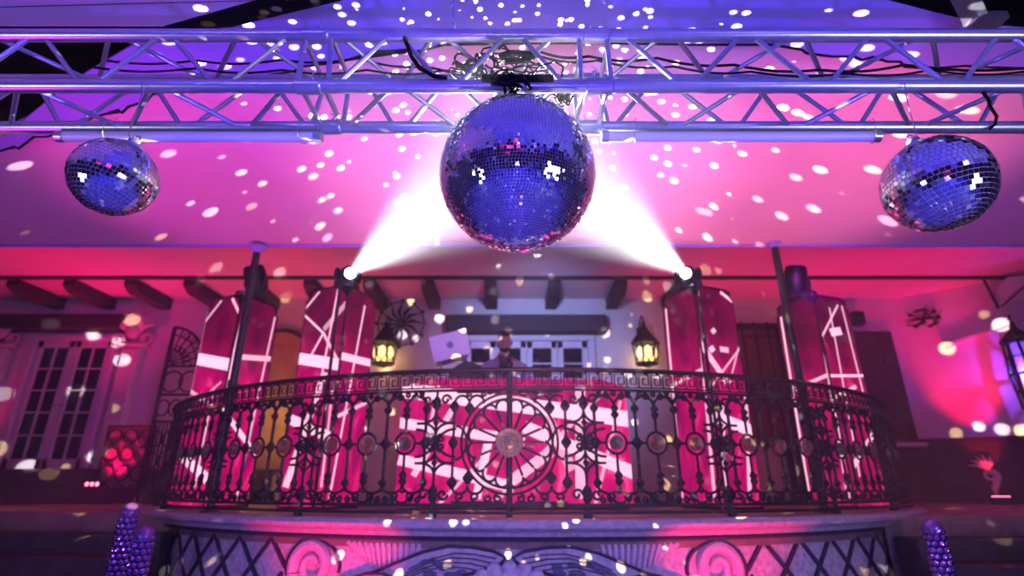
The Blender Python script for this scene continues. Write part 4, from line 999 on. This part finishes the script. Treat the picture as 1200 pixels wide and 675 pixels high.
lantern(P(450, 412, 8.66).x, 'lit black wall lantern with warm oval panes, left of the laptop')
lantern(P(757, 412, 8.66).x, 'lit black wall lantern with warm oval panes, left of the right inner screen tower')

# ------------------------------------------------------------------ iron gate leaf and low screen at the left
g = thing('iron_gate', 'tall wrought iron gate leaf with quarter arch top, left of the railing', 'gate', (-5.37, 8.2, TER))
GH = EZ+2.36-TER; GW = .56
def qa(r, n=10): return [(GW-(GW)*1 + r*math.sin(R_(90*i/n))*1.0, GH-.62+.62*r/GW*math.cos(R_(90*i/n))) for i in range(n+1)]
bm = BM(); tube(bm, [(0, 0, 0), (0, 0, GH)], .03, 6); tube(bm, [(x, 0, z) for x, z in qa(GW)] + [(GW, 0, 0)], .022, 6)
for z in (.12, 1.15, 1.55, GH-.62): tube(bm, [(0, 0, z), (GW, 0, z)], .018, 6)
build('frame', bm, M['iron'], g)
bm = BM()
for rr in (.25, .45): tube(bm, [(x, 0, z) for x, z in qa(rr)], .012, 5)
for i in range(1, 6):
    a = R_(90*i/6); tube(bm, [(0+.08*math.sin(a), 0, GH-.62+.07*math.cos(a)), (GW*math.sin(a), 0, GH-.62+.62*math.cos(a))], .011, 5)
    for q in (.33, .58): tube(bm, [(q*math.sin(a+.13)+.05*math.cos(b), 0, GH-.62+q*.88*math.cos(a+.13)+.05*math.sin(b)) for b in [2*PI*j/10 for j in range(10)]], .009, 4, closed=True)
build('fan', bm, M['iron'], g)
bm = BM()
for cx in (.15, .41): tube(bm, [(cx+.15*math.cos(b), 0, 1.75+.16*math.sin(b)) for b in [2*PI*j/16 for j in range(16)]], .014, 5, closed=True)
for k in range(9): tube(bm, [(.055*k+.05, 0, .12), (.055*k+.05, 0, 1.15)], .012, 5)
for r_ in range(3):
    for cx in (.1, .28, .46): tube(bm, [(cx+.09*math.cos(b), -.01, .3+.3*r_+.11*math.sin(b)) for b in [2*PI*j/12 for j in range(12)]], .014, 5, closed=True)
for cx in (.1, .28, .46): tube(bm, [(cx+.09*math.cos(b), -.01, 1.35+.12*math.sin(b)) for b in [2*PI*j/12 for j in range(12)]], .012, 5, closed=True)
build('scrollwork', bm, M['iron'], g)
g = thing('low_iron_screen', 'low reddish iron screen with ring pattern left of the tall gate', 'screen', (-5.80, 8.40, EZ-.03-.22))
bm = BM(); box(bm, 0, .03, .56, .70, .02, 1.08); build('backing', bm, M['terrace'], g, smooth=False)
bm = BM()
for a, b in (((-.36, .02), (.36, .02)), ((-.36, 1.1), (.36, 1.1)), ((-.36, 0), (-.36, 1.1)), ((.36, 0), (.36, 1.1))): tube(bm, [(a[0], 0, a[1]), (b[0], 0, b[1])], .02, 5)
for r_ in range(4):
    for c_ in range(3): tube(bm, [(-.23+.23*c_+.1*math.cos(q), 0, .16+.26*r_+.11*math.sin(q)) for q in [2*PI*j/12 for j in range(12)]], .013, 5, closed=True)
build('rings', bm, M['iron'], g)
c = P(107, 568, 8.35)
t = thing('floor_uplight', 'small floor light with three glowing red leds on the step below the french door', 'floor light', (c.x, 8.42, EZ-.03))
bm = BM(); box(bm, 0, 0, .04, .30, .12, .08, bev=.015); build('housing', bm, M['black'], t, smooth=False)
for k in (-1, 0, 1):
    bm = BM(); ball(bm, (.075*k, -.058, .05), .028, 10, 8, (1, .5, 1)); build('led', bm, M['redlens'], t)
# ------------------------------------------------------------------ right hand corner
def RW(s, off, h): a = cr + dr*s + nr*off; return Vector((a.x, a.y, EZ+h))
rza = math.atan2(dr.y, dr.x)
t = thing('twig_ornament', 'dark tangled metal twig ornament on the red lit wall at the right', 'wall ornament', RW(.38, .06, 2.66), rza)
bm = BM(); rq = random.Random(11)
for k in range(26):
    a = rq.uniform(0, 2*PI); l = rq.uniform(.15, .34); b = a+rq.uniform(-.8, .8)
    tube(bm, [(0, 0, 0), (.5*l*math.cos(a), -.02, .4*l*math.sin(a)), (l*math.cos(b), -.04, .7*l*math.sin(b))], [.012, .010, .004], 5)
for k in range(12):
    a = rq.uniform(0, 2*PI); ball(bm, (.2*math.cos(a), -.03, .15*math.sin(a)), .035, 6, 5, (1.4, .4, .8))
build('twigs', bm, M['iron'], t)
bm = BM(); tube(bm, [(0, .06, 0), (0, -.02, 0)], .03, 8); build('wall_mount', bm, M['iron'], t)
# carved relief with its red uplight
t = thing('carved_finial', 'pale carved plume relief on the dark wainscot, lit red from below', 'wall relief', RW(.66, .12, -.02), rza)
bm = BM()
tube(bm, [(x*1.0, -.0, z+.16) for x, z in spiral(0, 0, .10, .02, -90, 500, 30)], [.035-.02*i/30 for i in range(31)], 6)
tube(bm, [(0, 0, -.12), (.0, 0, -.02), (.06, 0, .08)], [.015, .05, .04], 8)
build('scroll', bm, M['relief'], t)
bm = BM()
for k in range(5):
    a = R_(90+(k-2)*22+12); tube(bm, [(-.02, 0, .24), (-.02+.12*math.cos(a), -.03, .24+.12*math.sin(a)), (-.02+.22*math.cos(a+.25), 0, .24+.22*math.sin(a+.25))], [.03, .028, .008], 6)
build('plume', bm, M['relief'], t)
q = RW(.70, .50, 0)
t = thing('floor_uplight', 'floor light with a red glow at the foot of the dark wainscot on the right', 'floor light', (q.x, q.y, TER), rza)
bm = BM(); box(bm, 0, 0, .05, .26, .16, .10, bev=.015); build('housing', bm, M['black'], t, smooth=False)
bm = BM(); box(bm, 0, .0, .104, .2, .11, .01); build('led', bm, M['redlens'], t, smooth=False)
spot('red_uplight', RW(.69, .42, -.16), RW(.66, .02, 1.5), 130, (1, .02, .06), 46, .8, .02)
spot('red_uplight', RW(.74, .95, -.12), RW(.62, .02, 1.7), 420, (1, .0, .06), 38, .9, .02)
# lantern with violet glass at the right edge
q = RW(1.42, .34, 1.55)
t = thing('hanging_lantern', 'tall dark lantern with violet and amber glass at the right edge', 'lantern', q)
bm = BM(); lathe(bm, [(0, -.62), (.03, -.6), (.05, -.52), (.20, -.50), (.2, -.47), (0, -.47)], 8); build('base', bm, M['iron'], t, smooth=False); bm = BM(); lathe(bm, [(0, .47), (.22, .47), (.22, .5), (.12, .62), (.05, .68), (.02, .8), (0, .8)], 8); build('roof', bm, M['iron'], t, smooth=False)
bm = BM()
for k in range(8):
    a = 2*PI*k/8; tube(bm, [(.18*math.cos(a), .18*math.sin(a), -.48), (.2*math.cos(a+.15), .2*math.sin(a+.15), 0), (.18*math.cos(a), .18*math.sin(a), .48)], .02, 6)
for z in (-.25, 0, .25): tube(bm, [(.2*math.cos(a), .2*math.sin(a), z) for a in [2*PI*i/16 for i in range(16)]], .016, 5, closed=True)
build('cage', bm, M['iron'], t)
for z0, z1, m_ in ((-.46, -.26, 'violetglass'), (-.24, -.01, 'yellowglass'), (.01, .24, 'violetglass'), (.26, .46, 'violetglass')):
    bm = BM(); lathe(bm, [(0, z0), (.10, z0), (.10, z1), (0, z1)], 12); build('glass', bm, M[m_], t)
bm = BM(); tube(bm, [(0, 0, .79), (0, 0, .9)], .008, 5); tube(bm, [(0, 0, .9), Vector((-nr.x*.34, -nr.y*.34, .9))], .014, 5); build('bracket', bm, M['iron'], t)
point('violet_lantern_light', q + Vector((nr.x*.14, nr.y*.14, 0)) + Vector((-dr.x*.12, -dr.y*.12, .03)), 60, (.22, .06, 1), .02)
# pale panel on a bracket, high at the right edge
t = thing('floodlight_panel', 'pale tilted floodlight panel on dark struts, high on the wall at the right edge', 'floodlight', RW(1.45, .28, 2.80), rza)
bm = BM(); prism(bm, [(-.22, -.16), (.34, -.10), (.34, .22), (.10, .26), (-.16, .02)], -.02, .02); build('panel', bm, M['plaster'], t, smooth=False)
bm = BM(); tube(bm, [(-.12, -.06, -.22), (-.18, -.06, .27)], .026, 4); tube(bm, [(-.08, -.05, -.2), (.3, -.05, .1)], .016, 4); tube(bm, [(0, .02, 0), (0, .27, 0)], .02, 6); build('strut', bm, M['black'], t)

# ------------------------------------------------------------------ beaded newel posts by the steps
def beaded(px, py, Y, lab, r=.062):
    c = P(px, py, Y); z1 = c.z
    t = thing('beaded_post', lab, 'post', (c.x, Y, 0), group=None)
    bm = BM(); tube(bm, [(0, 0, 0), (0, 0, z1-r)], r*.8, 12); build('core', bm, M['purpleglass'], t)
    bm = BM(); rows = int((z1-r-.5)/.042)
    for i in range(rows):
        z = z1-r-.02-.042*i
        for k in range(8):
            a = 2*PI*(k+.5*(i % 2))/8; ball(bm, (r*.84*math.cos(a), r*.84*math.sin(a), z), .025, 8, 6)
    o = build('bead_rows', bm, M['chrome'], t); o['kind'] = 'stuff'
    bm = BM(); ball(bm, (0, 0, z1-r), r*1.12, 20, 14); build('top_ball', bm, M['purpleglass'], t)
    return t
beaded(155, 590, 4.62, 'taller beaded violet post beside the left steps')
beaded(172, 617, 4.32, 'shorter beaded violet post beside the left steps')
beaded(1090, 608, 4.32, 'beaded violet post beside the right steps')

# ------------------------------------------------------------------ haze over the stage
hz = bpy.data.materials.new('stage haze'); hz.use_nodes = True; nt = hz.node_tree
for n in list(nt.nodes):
    if n.type != 'OUTPUT_MATERIAL': nt.nodes.remove(n)
vs = nt.nodes.new('ShaderNodeVolumeScatter'); vs.inputs['Density'].default_value = .012; vs.inputs['Anisotropy'].default_value = .25
vs.inputs['Color'].default_value = (1, .98, 1, 1)
nt.links.new(vs.outputs[0], nt.nodes['Material Output'].inputs['Volume'])
bm = BM(); box(bm, .2, 4.85, (1.3+BZ)/2, 11, 7.1, BZ-.02-1.3)
o = build('stage_haze', bm, hz, smooth=False); tag(o, 'thin haze hanging over the stage in which the beams show', 'haze', kind='stuff')
